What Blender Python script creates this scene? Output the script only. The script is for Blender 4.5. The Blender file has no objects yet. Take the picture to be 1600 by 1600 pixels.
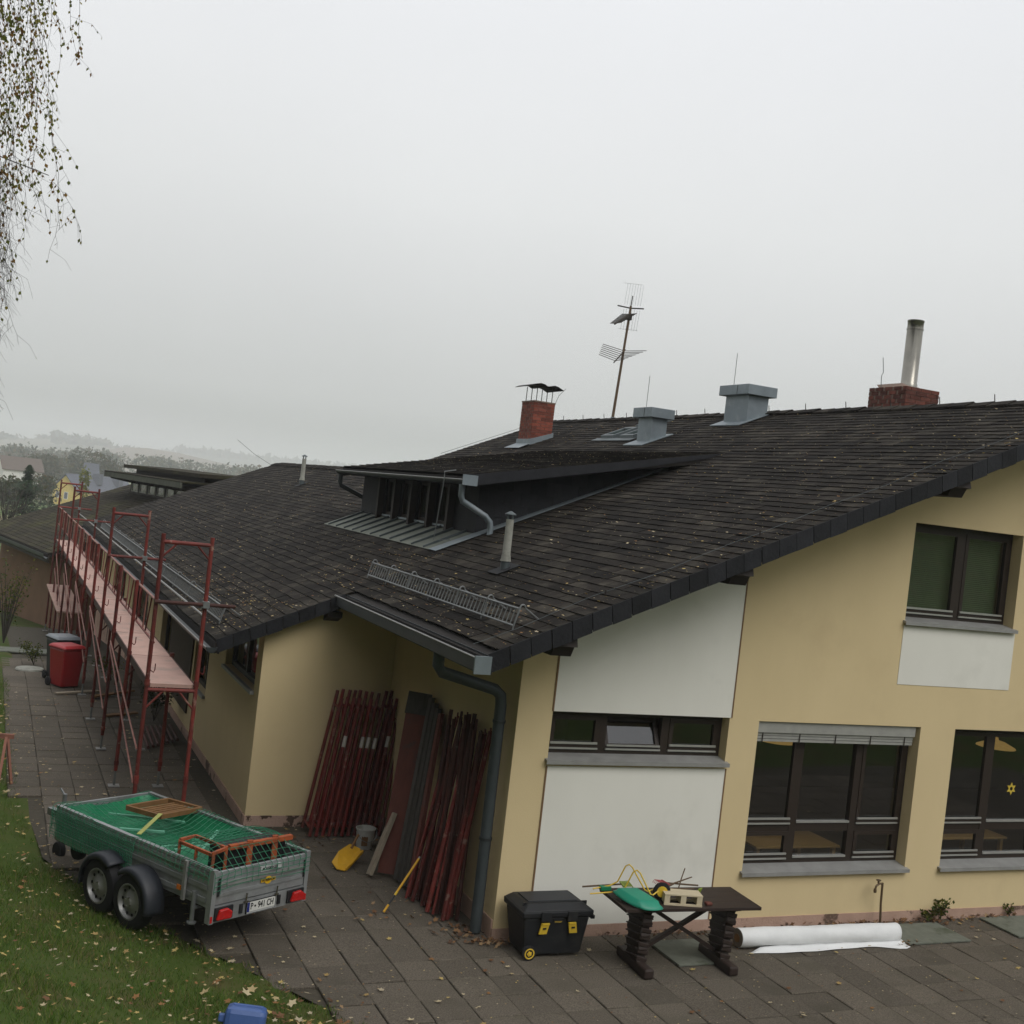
import bpy, math, random
import numpy as np
from math import sin, cos, radians, pi, sqrt, atan2, exp
from mathutils import Vector, Matrix

random.seed(7); rng = np.random.default_rng(7)
sc = bpy.context.scene
COL = sc.collection

# ------------------------------------------------------------------ camera
CAMP = Vector((-5.27, -11.226, 4.57))
YAW, PIT, ROL = radians(23.77), radians(-0.40), radians(6.55)
fwd = Vector((sin(YAW)*cos(PIT), cos(YAW)*cos(PIT), sin(PIT)))
r0 = Vector((cos(YAW), -sin(YAW), 0)); u0 = r0.cross(fwd)
rt = r0*cos(ROL) + u0*sin(ROL); up = -r0*sin(ROL) + u0*cos(ROL)
cam = bpy.data.cameras.new('camera'); camo = bpy.data.objects.new('camera', cam); COL.objects.link(camo)
camo.matrix_world = Matrix(((rt.x, up.x, -fwd.x, CAMP.x), (rt.y, up.y, -fwd.y, CAMP.y), (rt.z, up.z, -fwd.z, CAMP.z), (0, 0, 0, 1)))
cam.sensor_fit = 'HORIZONTAL'; cam.sensor_width = 36.0; cam.lens = 36.0*1850/1600
cam.clip_start = 0.1; cam.clip_end = 12000
sc.camera = camo

# ------------------------------------------------------------------ sky and sun (overcast)
SUN_EL, SUN_AZ = radians(49), radians(163)      # azimuth clockwise from +y
w = bpy.data.worlds.new('World'); sc.world = w; w.use_nodes = True
nt = w.node_tree; nt.nodes.clear()
N = nt.nodes.new; L = nt.links.new
out = N('ShaderNodeOutputWorld'); bg = N('ShaderNodeBackground'); bg.inputs['Strength'].default_value = 1.0
tc = N('ShaderNodeTexCoord'); sep = N('ShaderNodeSeparateXYZ'); L(tc.outputs['Generated'], sep.inputs[0])
mx = N('ShaderNodeMath'); mx.operation = 'MAXIMUM'; L(sep.outputs['Z'], mx.inputs[0]); mx.inputs[1].default_value = 0.0
ramp = N('ShaderNodeValToRGB'); L(mx.outputs[0], ramp.inputs[0])   # overcast luminance: about (1 + 2 sin e) / 3 of the zenith
cr = ramp.color_ramp; cr.interpolation = 'LINEAR'
cr.elements[0].position = 0.0; cr.elements[0].color = (0.415, 0.432, 0.415, 1)
cr.elements[1].position = 1.0; cr.elements[1].color = (1.16, 1.17, 1.19, 1)
for p, c in ((0.043, (0.462, 0.470, 0.462, 1)), (0.07, (0.592, 0.600, 0.592, 1)), (0.115, (0.672, 0.680, 0.672, 1)), (0.173, (0.762, 0.770, 0.766, 1)), (0.238, (0.850, 0.860, 0.858, 1)), (0.315, (0.895, 0.905, 0.915, 1)), (0.40, (0.925, 0.938, 0.96, 1))):
    e = cr.elements.new(p); e.color = c
nz = N('ShaderNodeTexNoise'); nz.inputs['Scale'].default_value = 2.2; nz.inputs['Detail'].default_value = 4; nz.inputs['Roughness'].default_value = 0.5
L(tc.outputs['Generated'], nz.inputs['Vector'])
mr = N('ShaderNodeMapRange'); L(nz.outputs['Fac'], mr.inputs['Value'])
mr.inputs['From Min'].default_value = 0.3; mr.inputs['From Max'].default_value = 0.7; mr.inputs['To Min'].default_value = 0.97; mr.inputs['To Max'].default_value = 1.03
vm = N('ShaderNodeVectorMath'); vm.operation = 'SCALE'; L(ramp.outputs['Color'], vm.inputs[0]); L(mr.outputs['Result'], vm.inputs['Scale'])
sky = N('ShaderNodeTexSky'); sky.sky_type = 'NISHITA'; sky.sun_disc = False; sky.sun_elevation = SUN_EL; sky.sun_rotation = SUN_AZ
vs = N('ShaderNodeVectorMath'); vs.operation = 'SCALE'; L(sky.outputs[0], vs.inputs[0]); vs.inputs['Scale'].default_value = 0.06
mixs = N('ShaderNodeMixRGB'); mixs.inputs['Fac'].default_value = 0.06; L(vm.outputs[0], mixs.inputs['Color1']); L(vs.outputs[0], mixs.inputs['Color2'])
L(mixs.outputs[0], bg.inputs['Color']); L(bg.outputs[0], out.inputs['Surface'])
sun = bpy.data.lights.new('sun', 'SUN'); sun.energy = 1.4; sun.angle = radians(38); sun.color = (1.0, 0.97, 0.93)
suno = bpy.data.objects.new('sun', sun); COL.objects.link(suno)
sd = Vector((sin(SUN_AZ)*cos(SUN_EL), cos(SUN_AZ)*cos(SUN_EL), sin(SUN_EL)))
suno.rotation_euler = sd.to_track_quat('Z', 'Y').to_euler(); suno.location = (0, 0, 40)
sc.view_settings.view_transform = 'Standard'; sc.view_settings.look = 'None'
sc.view_settings.exposure = 0.0; sc.view_settings.gamma = 1.0; sc.view_settings.use_curve_mapping = False
sc.render.engine = 'CYCLES'
sc.cycles.max_bounces = 6; sc.cycles.diffuse_bounces = 3; sc.cycles.glossy_bounces = 3; sc.cycles.transparent_max_bounces = 12; sc.cycles.volume_bounces = 2
sc.cycles.use_denoising = True

# ------------------------------------------------------------------ materials
MATS = {}
def lin(c):
    return tuple(((v/255.0)/12.92 if v/255.0 <= 0.04045 else ((v/255.0+0.055)/1.055)**2.4) for v in c)
def mat(name, c1, c2=None, scale=3.0, detail=5, rough=0.8, bump=0.0, bscale=60.0, metal=0.0, rnd=0.0, island=False,
        c3=None, s3=0.6, f3=(0.55, 0.7), streak=False, spec=0.4, alpha=None, trans=0.0):
    """noise between c1 and c2, optional patches of c3, bump, per-object / per-island brightness variation"""
    m = bpy.data.materials.new(name); m.use_nodes = True; MATS[name] = m
    t = m.node_tree; b = t.nodes['Principled BSDF']; n = t.nodes.new; l = t.links.new
    b.inputs['Roughness'].default_value = rough; b.inputs['Metallic'].default_value = metal
    b.inputs['Specular IOR Level'].default_value = spec
    tcn = n('ShaderNodeTexCoord'); oi = n('ShaderNodeObjectInfo')
    add = n('ShaderNodeVectorMath'); add.operation = 'ADD'; l(tcn.outputs['Object'], add.inputs[0])
    mulv = n('ShaderNodeVectorMath'); mulv.operation = 'SCALE'; l(oi.outputs['Random'], mulv.inputs['Scale']); mulv.inputs[0].default_value = (37.0, 11.0, 23.0)
    l(mulv.outputs[0], add.inputs[1])
    vec = add.outputs[0]
    if streak:
        mp = n('ShaderNodeMapping'); mp.inputs['Scale'].default_value = streak; l(vec, mp.inputs['Vector']); vec1 = mp.outputs[0]
    else: vec1 = vec
    col = None
    if c2 is None: c2 = tuple(v*0.8 for v in c1)
    nz = n('ShaderNodeTexNoise'); nz.inputs['Scale'].default_value = scale; nz.inputs['Detail'].default_value = detail; nz.inputs['Roughness'].default_value = 0.6
    l(vec1, nz.inputs['Vector'])
    rp = n('ShaderNodeMapRange'); rp.inputs['From Min'].default_value = 0.32; rp.inputs['From Max'].default_value = 0.68; l(nz.outputs['Fac'], rp.inputs['Value'])
    mx = n('ShaderNodeMixRGB'); mx.inputs['Color1'].default_value = (*c1, 1); mx.inputs['Color2'].default_value = (*c2, 1); l(rp.outputs[0], mx.inputs['Fac'])
    col = mx.outputs[0]
    if c3 is not None:
        n3 = n('ShaderNodeTexNoise'); n3.inputs['Scale'].default_value = s3; n3.inputs['Detail'].default_value = 6; n3.inputs['Roughness'].default_value = 0.65; l(vec, n3.inputs['Vector'])
        r3 = n('ShaderNodeMapRange'); r3.inputs['From Min'].default_value = f3[0]; r3.inputs['From Max'].default_value = f3[1]; l(n3.outputs['Fac'], r3.inputs['Value'])
        m3 = n('ShaderNodeMixRGB'); l(r3.outputs[0], m3.inputs['Fac']); l(col, m3.inputs['Color1']); m3.inputs['Color2'].default_value = (*c3, 1); col = m3.outputs[0]
    if rnd > 0:
        src = oi.outputs['Random']
        if island:
            ge = n('ShaderNodeNewGeometry'); ad = n('ShaderNodeMath'); ad.operation = 'ADD'; l(ge.outputs['Random Per Island'], ad.inputs[0]); l(src, ad.inputs[1])
            fr = n('ShaderNodeMath'); fr.operation = 'FRACT'; l(ad.outputs[0], fr.inputs[0]); src = fr.outputs[0]
        rr = n('ShaderNodeMapRange'); rr.inputs['To Min'].default_value = 1-rnd; rr.inputs['To Max'].default_value = 1+rnd; l(src, rr.inputs['Value'])
        sv = n('ShaderNodeVectorMath'); sv.operation = 'SCALE'; l(col, sv.inputs[0]); l(rr.outputs[0], sv.inputs['Scale']); col = sv.outputs[0]
    l(col, b.inputs['Base Color'])
    if bump > 0:
        nb = n('ShaderNodeTexNoise'); nb.inputs['Scale'].default_value = bscale; nb.inputs['Detail'].default_value = 4; l(vec1, nb.inputs['Vector'])
        bp = n('ShaderNodeBump'); bp.inputs['Strength'].default_value = bump; bp.inputs['Distance'].default_value = 0.02; l(nb.outputs['Fac'], bp.inputs['Height']); l(bp.outputs[0], b.inputs['Normal'])
    if trans > 0:
        b.inputs['Subsurface Weight'].default_value = 0
    return m
def leafmat(name, cols, rough=0.7, transl=0.35):
    """leaf colours chosen per leaf (per mesh island)"""
    m = bpy.data.materials.new(name); m.use_nodes = True; MATS[name] = m
    t = m.node_tree; b = t.nodes['Principled BSDF']; n = t.nodes.new; l = t.links.new
    ge = n('ShaderNodeNewGeometry'); cr = n('ShaderNodeValToRGB'); cr.color_ramp.interpolation = 'CONSTANT'
    els = cr.color_ramp.elements
    for i, c in enumerate(cols):
        p = i/len(cols)
        if i == 0: els[0].position = 0; els[0].color = (*c, 1)
        elif i == 1: els[1].position = p; els[1].color = (*c, 1)
        else: e = els.new(p); e.color = (*c, 1)
    l(ge.outputs['Random Per Island'], cr.inputs[0]); l(cr.outputs[0], b.inputs['Base Color'])
    b.inputs['Roughness'].default_value = rough; b.inputs['Specular IOR Level'].default_value = 0.25
    if transl > 0:
        tr = n('ShaderNodeBsdfTranslucent'); l(cr.outputs[0], tr.inputs['Color'])
        mixn = n('ShaderNodeMixShader'); mixn.inputs[0].default_value = transl
        l(b.outputs[0], mixn.inputs[1]); l(tr.outputs[0], mixn.inputs[2]); l(mixn.outputs[0], t.nodes['Material Output'].inputs['Surface'])
    return m
def glassmat(name, tint=(0.9, 0.95, 0.93)):
    m = bpy.data.materials.new(name); m.use_nodes = True; MATS[name] = m
    t = m.node_tree; t.nodes.remove(t.nodes['Principled BSDF']); n = t.nodes.new; l = t.links.new
    tr = n('ShaderNodeBsdfTransparent'); tr.inputs['Color'].default_value = (*tint, 1)
    gl = n('ShaderNodeBsdfGlossy'); gl.inputs['Roughness'].default_value = 0.01
    fr = n('ShaderNodeFresnel'); fr.inputs['IOR'].default_value = 2.2
    ge = n('ShaderNodeNewGeometry'); iv = n('ShaderNodeMath'); iv.operation = 'SUBTRACT'; iv.inputs[0].default_value = 1.0; l(ge.outputs['Backfacing'], iv.inputs[1])   # double glazing mirrors at its outer face only
    mu = n('ShaderNodeMath'); mu.operation = 'MULTIPLY'; l(fr.outputs[0], mu.inputs[0]); l(iv.outputs[0], mu.inputs[1])
    mixn = n('ShaderNodeMixShader'); l(mu.outputs[0], mixn.inputs[0]); l(tr.outputs[0], mixn.inputs[1]); l(gl.outputs[0], mixn.inputs[2])
    l(mixn.outputs[0], t.nodes['Material Output'].inputs['Surface']); return m

mat('plaster', (0.655, 0.528, 0.308), (0.622, 0.50, 0.29), scale=1.2, rough=0.95, bump=0.14, bscale=120, streak=(1.6, 1.6, .7), c3=(0.55, 0.43, 0.25), s3=0.45, f3=(0.56, 0.80), spec=0.2)
mat('white_plaster', (0.755, 0.745, 0.68), (0.715, 0.705, 0.64), scale=1.2, rough=0.95, bump=0.12, bscale=120, streak=(1.6, 1.6, .7), c3=(0.58, 0.57, 0.51), s3=0.7, f3=(0.6, 0.85), spec=0.2)
mat('rust_edge', (0.20, 0.12, 0.06), rough=0.9)
mat('pink_plinth', (0.46, 0.31, 0.24), (0.38, 0.25, 0.19), scale=4, rough=0.95, bump=0.4, bscale=50, c3=(0.13, 0.085, 0.06), s3=1.6, f3=(0.58, 0.62))
mat('flaking_plinth', (0.10, 0.065, 0.045), (0.075, 0.048, 0.035), scale=6, rough=0.95, bump=0.5, bscale=40, c3=(0.42, 0.29, 0.23), s3=2.3, f3=(0.50, 0.53))
mat('tile', (0.0165, 0.0133, 0.0105), (0.0112, 0.0092, 0.0076), scale=6, rough=0.9, bump=0.6, bscale=45, rnd=0.48, island=True, c3=(0.052, 0.046, 0.036), s3=2.2, f3=(0.48, 0.74), spec=0.12)
mat('mossy_tile', (0.036, 0.031, 0.021), (0.026, 0.022, 0.015), scale=5, rough=0.95, bump=0.5, bscale=40, rnd=0.3, island=True, c3=(0.055, 0.055, 0.022), s3=0.8, f3=(0.5, 0.7), spec=0.15)
mat('slate', (0.0155, 0.016, 0.019), (0.0105, 0.011, 0.013), scale=5, rough=0.75, bump=0.2, bscale=30, rnd=0.38, spec=0.25)
mat('roof_deck', (0.016, 0.013, 0.011), rough=0.9)
mat('dark_timber', (0.022, 0.014, 0.010), (0.014, 0.009, 0.007), scale=8, rough=0.7, streak=(1, 12, 12))
mat('gutter_metal', (0.055, 0.062, 0.066), (0.040, 0.046, 0.05), scale=3, rough=0.45, metal=0.4, bump=0.05)
mat('gutter_lip', (0.30, 0.30, 0.29), (0.22, 0.22, 0.21), scale=9, rough=0.5, metal=0.3)
mat('pipe_green', (0.062, 0.075, 0.080), (0.045, 0.056, 0.060), scale=4, rough=0.55, metal=0.2, bump=0.06, c3=(0.10, 0.10, 0.09), s3=3, f3=(0.6, 0.75))
mat('zinc', (0.24, 0.28, 0.30), (0.18, 0.21, 0.23), scale=3, rough=0.5, metal=0.5, bump=0.05, c3=(0.33, 0.36, 0.37), s3=2.5, f3=(0.55, 0.8))
mat('zinc_moss', (0.165, 0.178, 0.145), (0.10, 0.11, 0.09), scale=3, rough=0.75, metal=0.1, bump=0.1)
mat('moss_edge', (0.075, 0.080, 0.058), (0.05, 0.055, 0.04), scale=4, rough=0.9)
mat('zinc_dark', (0.10, 0.12, 0.125), (0.075, 0.09, 0.095), scale=3, rough=0.55, metal=0.4)
mat('steel', (0.30, 0.285, 0.25), (0.22, 0.21, 0.185), scale=3, rough=0.26, metal=0.9)
mat('galv', (0.24, 0.25, 0.25), (0.18, 0.19, 0.19), scale=12, rough=0.5, metal=0.6)
mat('vent_pipe', (0.30, 0.30, 0.26), (0.22, 0.22, 0.19), scale=9, rough=0.7, c3=(0.12, 0.12, 0.10), s3=5, f3=(0.55, 0.75))
mat('brick', (0.22, 0.060, 0.035), (0.15, 0.042, 0.028), scale=14, rough=0.9, bump=0.3, rnd=0.35, island=True)
mat('brick_sooty', (0.15, 0.045, 0.030), (0.085, 0.030, 0.022), scale=9, rough=0.92, bump=0.3, rnd=0.35, island=True, c3=(0.035, 0.025, 0.022), s3=2.2, f3=(0.5, 0.7))
mat('mortar', (0.20, 0.14, 0.11), rough=0.95)
mat('chimney_cap', (0.030, 0.028, 0.026), rough=0.6, metal=0.3)
mat('frame_brown', (0.026, 0.0165, 0.011), (0.019, 0.012, 0.008), scale=10, rough=0.55, streak=(1, 1, 8))
mat('alu', (0.50, 0.50, 0.47), (0.42, 0.42, 0.40), scale=6, rough=0.4, metal=0.6)
mat('alu_sill', (0.34, 0.34, 0.33), (0.27, 0.27, 0.26), scale=5, rough=0.5, metal=0.3)
mat('shutter', (0.36, 0.36, 0.33), (0.30, 0.30, 0.28), scale=7, rough=0.55, metal=0.2)
mat('blind', (0.085, 0.095, 0.050), (0.065, 0.075, 0.040), scale=5, rough=0.6)
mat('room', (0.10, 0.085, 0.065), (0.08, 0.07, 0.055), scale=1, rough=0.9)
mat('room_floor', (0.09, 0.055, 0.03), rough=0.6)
mat('beech', (0.42, 0.22, 0.08), (0.36, 0.19, 0.07), scale=4, rough=0.5, streak=(1, 8, 8))
mat('lamp_shade', (0.62, 0.38, 0.14), (0.5, 0.3, 0.1), scale=20, rough=0.7)
for k_, v_ in (('Emission Color', (1.0, .55, .18, 1)), ('Emission Strength', .22)): MATS['lamp_shade'].node_tree.nodes['Principled BSDF'].inputs[k_].default_value = v_
mat('paper_yellow', (0.65, 0.48, 0.06), rough=0.8)
glassmat('glass'); 
mat('slab', (0.150, 0.128, 0.100), (0.060, 0.050, 0.038), scale=75, detail=4, rough=0.92, bump=0.5, bscale=110, rnd=0.15, island=True, c3=(0.072, 0.064, 0.046), s3=1.4, f3=(0.5, 0.75), spec=0.3)
mat('soil', (0.062, 0.052, 0.036), (0.044, 0.038, 0.026), scale=12, rough=0.95, bump=0.5, bscale=30)
mat('pale_slab', (0.155, 0.165, 0.135), (0.115, 0.125, 0.10), scale=9, rough=0.8, bump=0.2, c3=(0.06, 0.07, 0.04), s3=3, f3=(0.55, 0.7))
mat('scaffold_red', (0.165, 0.022, 0.016), (0.085, 0.018, 0.013), scale=7, rough=0.65, bump=0.15, c3=(0.22, 0.13, 0.10), s3=8, f3=(0.58, 0.68), rnd=0.35)
mat('scaffold_bright', (0.20, 0.018, 0.015), (0.13, 0.014, 0.012), scale=9, rough=0.5, c3=(0.10, 0.03, 0.02), s3=7, f3=(0.58, 0.7), rnd=0.2)
mat('rail_pink', (0.32, 0.15, 0.12), (0.22, 0.09, 0.07), scale=14, rough=0.6)
mat('deck_pink', (0.50, 0.32, 0.265), (0.42, 0.265, 0.22), scale=3, rough=0.75, rnd=0.16, c3=(0.30, 0.235, 0.20), s3=2.6, f3=(0.52, 0.72))
mat('deck_edge', (0.055, 0.016, 0.013), rough=0.7)
mat('tube_rust', (0.085, 0.026, 0.018), (0.055, 0.020, 0.015), scale=9, rough=0.75, c3=(0.16, 0.12, 0.10), s3=9, f3=(0.64, 0.7), rnd=0.35)
mat('plank_red', (0.155, 0.050, 0.036), (0.115, 0.040, 0.03), scale=5, rough=0.85, streak=(3, 3, 0.5), c3=(0.06, 0.05, 0.045), s3=4, f3=(0.6, 0.75))
mat('plank_grey', (0.085, 0.076, 0.064), (0.055, 0.050, 0.043), scale=5, rough=0.9, streak=(6, 6, 0.5), rnd=0.2)
mat('plank_pale', (0.33, 0.28, 0.21), (0.24, 0.20, 0.15), scale=5, rough=0.9, streak=(6, 6, 0.6))
mat('tape_white', (0.55, 0.52, 0.48), rough=0.8)
mat('bucket_white', (0.50, 0.50, 0.46), (0.40, 0.40, 0.37), scale=8, rough=0.6)
mat('yellow_plastic', (0.62, 0.34, 0.02), (0.52, 0.28, 0.02), scale=9, rough=0.45)
mat('yellow_bright', (0.70, 0.47, 0.04), (0.62, 0.42, 0.04), scale=9, rough=0.4)
mat('black_plastic', (0.013, 0.0145, 0.017), (0.010, 0.011, 0.013), scale=9, rough=0.5, bump=0.08, bscale=300, c3=(0.034, 0.033, 0.031), s3=5, f3=(0.52, 0.8))
mat('rubber', (0.010, 0.010, 0.011), rough=0.8)
mat('fender', (0.020, 0.023, 0.030), (0.016, 0.018, 0.023), scale=9, rough=0.5, bump=0.08, bscale=200)
mat('aluminium', (0.36, 0.375, 0.38), (0.27, 0.28, 0.285), scale=5, rough=0.48, metal=0.5, bump=0.06, bscale=25, c3=(0.17, 0.165, 0.15), s3=2.6, f3=(0.5, 0.78))
mat('rim', (0.33, 0.33, 0.32), (0.26, 0.26, 0.25), scale=8, rough=0.4, metal=0.6)
mat('red_lens', (0.50, 0.012, 0.012), (0.36, 0.008, 0.008), scale=40, rough=0.25, spec=0.7)
mat('orange_lens', (0.60, 0.16, 0.02), rough=0.3)
mat('plate_white', (0.62, 0.62, 0.58), rough=0.5)
mat('plate_blue', (0.015, 0.025, 0.17), rough=0.5)
mat('ink', (0.010, 0.010, 0.010), rough=0.6)
mat('badge_yellow', (0.65, 0.38, 0.01), rough=0.4)
mat('sticker', (0.45, 0.46, 0.45), rough=0.5)
mat('net_green', (0.035, 0.20, 0.11), (0.028, 0.16, 0.09), scale=9, rough=0.6)
mat('tarp_green', (0.014, 0.215, 0.092), (0.010, 0.165, 0.075), scale=5, rough=0.45, bump=0.15, bscale=12)
mat('orange_paint', (0.40, 0.085, 0.022), (0.25, 0.06, 0.02), scale=14, rough=0.65, c3=(0.11, 0.045, 0.022), s3=9, f3=(0.5, 0.66))
mat('rust_wood', (0.20, 0.10, 0.035), (0.14, 0.07, 0.025), scale=8, rough=0.8)
mat('batten_green', (0.13, 0.36, 0.25), (0.10, 0.30, 0.20), scale=9, rough=0.7)
mat('strap', (0.34, 0.36, 0.10), rough=0.7)
mat('table_wood', (0.033, 0.020, 0.015), (0.023, 0.014, 0.011), scale=5, rough=0.6, bump=0.15, streak=(1.2, 14, 14))
mat('toy_green', (0.02, 0.27, 0.17), (0.018, 0.235, 0.15), scale=6, rough=0.4)
mat('pale_wood', (0.60, 0.52, 0.36), (0.52, 0.44, 0.30), scale=6, rough=0.7)
mat('twig', (0.13, 0.085, 0.05), (0.09, 0.06, 0.035), scale=20, rough=0.9)
mat('toy_red', (0.32, 0.05, 0.05), rough=0.5)
mat('toy_lime', (0.22, 0.30, 0.03), rough=0.5)
mat('fleece', (0.74, 0.75, 0.75), (0.68, 0.69, 0.69), scale=4, rough=0.9, bump=0.3, bscale=12)
mat('cardboard', (0.16, 0.13, 0.10), rough=0.9)
mat('brass', (0.16, 0.11, 0.06), (0.10, 0.07, 0.045), scale=14, rough=0.5, metal=0.4)
mat('bin_red', (0.30, 0.010, 0.012), (0.25, 0.009, 0.010), scale=3, rough=0.42)
mat('bin_lid_red', (0.42, 0.025, 0.030), rough=0.42)
mat('bin_black', (0.022, 0.024, 0.027), rough=0.5)
mat('bin_lid_grey', (0.17, 0.19, 0.21), rough=0.35)
mat('blue_plastic', (0.060, 0.115, 0.30), (0.05, 0.10, 0.27), scale=5, rough=0.45, bump=0.1, bscale=20)
mat('stake', (0.26, 0.11, 0.075), (0.19, 0.085, 0.06), scale=12, rough=0.85)
mat('c_wall', (0.17, 0.095, 0.052), (0.13, 0.075, 0.042), scale=1.2, rough=0.95)
mat('brown_cladding', (0.065, 0.045, 0.024), (0.045, 0.031, 0.017), scale=5, rough=0.85, streak=(6, 6, 0.7))
mat('house_yellow', (0.62, 0.48, 0.14), rough=0.95)
mat('house_white', (0.70, 0.69, 0.65), rough=0.95)
mat('house_roof', (0.10, 0.11, 0.14), (0.085, 0.09, 0.115), scale=0.6, rough=0.8, streak=(1, 1, 6))
mat('house_roof_brown', (0.11, 0.08, 0.065), rough=0.85)
mat('bark', (0.05, 0.042, 0.034), (0.03, 0.026, 0.022), scale=9, rough=0.95, bump=0.5)
mat('birch_bark', (0.45, 0.43, 0.40), (0.36, 0.34, 0.31), scale=3, rough=0.9, bump=0.3, c3=(0.03, 0.028, 0.025), s3=4, f3=(0.56, 0.6), streak=(1, 1, 5))
mat('birch_twig', (0.040, 0.026, 0.022), rough=0.9)
leafmat('birch_leaves', [(0.17, 0.19, 0.04), (0.28, 0.24, 0.05), (0.28, 0.16, 0.04), (0.12, 0.14, 0.04), (0.22, 0.21, 0.05), (0.22, 0.12, 0.04)], transl=0.5)
leafmat('wood_leaves', [(0.050, 0.060, 0.022), (0.070, 0.062, 0.022), (0.042, 0.052, 0.022), (0.085, 0.060, 0.022), (0.036, 0.048, 0.024)], transl=0.2)
leafmat('dark_leaves', [(0.030, 0.042, 0.014), (0.040, 0.050, 0.016), (0.026, 0.034, 0.012), (0.050, 0.046, 0.014)], transl=0.2)
leafmat('spruce_needles', [(0.020, 0.040, 0.018), (0.028, 0.052, 0.020), (0.016, 0.032, 0.015)], transl=0.1)
leafmat('yellow_leaves', [(0.20, 0.19, 0.03), (0.14, 0.16, 0.03), (0.10, 0.13, 0.03)], transl=0.3)
leafmat('bush_leaves', [(0.075, 0.10, 0.02), (0.12, 0.12, 0.02), (0.05, 0.075, 0.018)], transl=0.3)
leafmat('grass_blades', [(0.075, 0.140, 0.015), (0.140, 0.180, 0.036), (0.046, 0.095, 0.013), (0.175, 0.145, 0.058), (0.088, 0.145, 0.018), (0.058, 0.115, 0.017)], transl=0.3)
leafmat('litter', [(0.40, 0.31, 0.16), (0.32, 0.22, 0.085), (0.24, 0.12, 0.045), (0.48, 0.40, 0.25), (0.15, 0.075, 0.035), (0.44, 0.33, 0.12), (0.38, 0.32, 0.22)], transl=0.15)
leafmat('brown_litter', [(0.13, 0.065, 0.03), (0.20, 0.11, 0.05), (0.085, 0.045, 0.025), (0.26, 0.17, 0.09)], transl=0.1)

def groundmat():
    m = bpy.data.materials.new('ground_turf'); m.use_nodes = True; MATS['ground_turf'] = m
    t = m.node_tree; b = t.nodes['Principled BSDF']; n = t.nodes.new; l = t.links.new
    b.inputs['Roughness'].default_value = 0.95; b.inputs['Specular IOR Level'].default_value = 0.15
    g = n('ShaderNodeNewGeometry')
    n1 = n('ShaderNodeTexNoise'); n1.inputs['Scale'].default_value = 1.6; n1.inputs['Detail'].default_value = 7; l(g.outputs['Position'], n1.inputs['Vector'])
    cr = n('ShaderNodeValToRGB'); e = cr.color_ramp.elements
    e[0].position = 0.35; e[0].color = (0.045, 0.072, 0.012, 1); e[1].position = 0.68; e[1].color = (0.075, 0.068, 0.025, 1)
    x = e.new(0.5); x.color = (0.050, 0.072, 0.014, 1)
    l(n1.outputs['Fac'], cr.inputs[0])
    n2 = n('ShaderNodeTexNoise'); n2.inputs['Scale'].default_value = 0.011; n2.inputs['Detail'].default_value = 3; l(g.outputs['Position'], n2.inputs['Vector'])
    c2 = n('ShaderNodeValToRGB'); f = c2.color_ramp.elements; c2.color_ramp.interpolation = 'EASE'
    f[0].position = 0.42; f[0].color = (0.085, 0.135, 0.035, 1); f[1].position = 0.60; f[1].color = (0.17, 0.14, 0.075, 1)
    l(n2.outputs['Fac'], c2.inputs[0])
    sp = n('ShaderNodeSeparateXYZ'); l(g.outputs['Position'], sp.inputs[0])
    mr = n('ShaderNodeMapRange'); mr.inputs['From Min'].default_value = 60; mr.inputs['From Max'].default_value = 110; l(sp.outputs['Y'], mr.inputs['Value'])
    mx = n('ShaderNodeMixRGB'); l(mr.outputs[0], mx.inputs['Fac']); l(cr.outputs[0], mx.inputs['Color1']); l(c2.outputs[0], mx.inputs['Color2']); l(mx.outputs[0], b.inputs['Base Color'])
groundmat()

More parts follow.
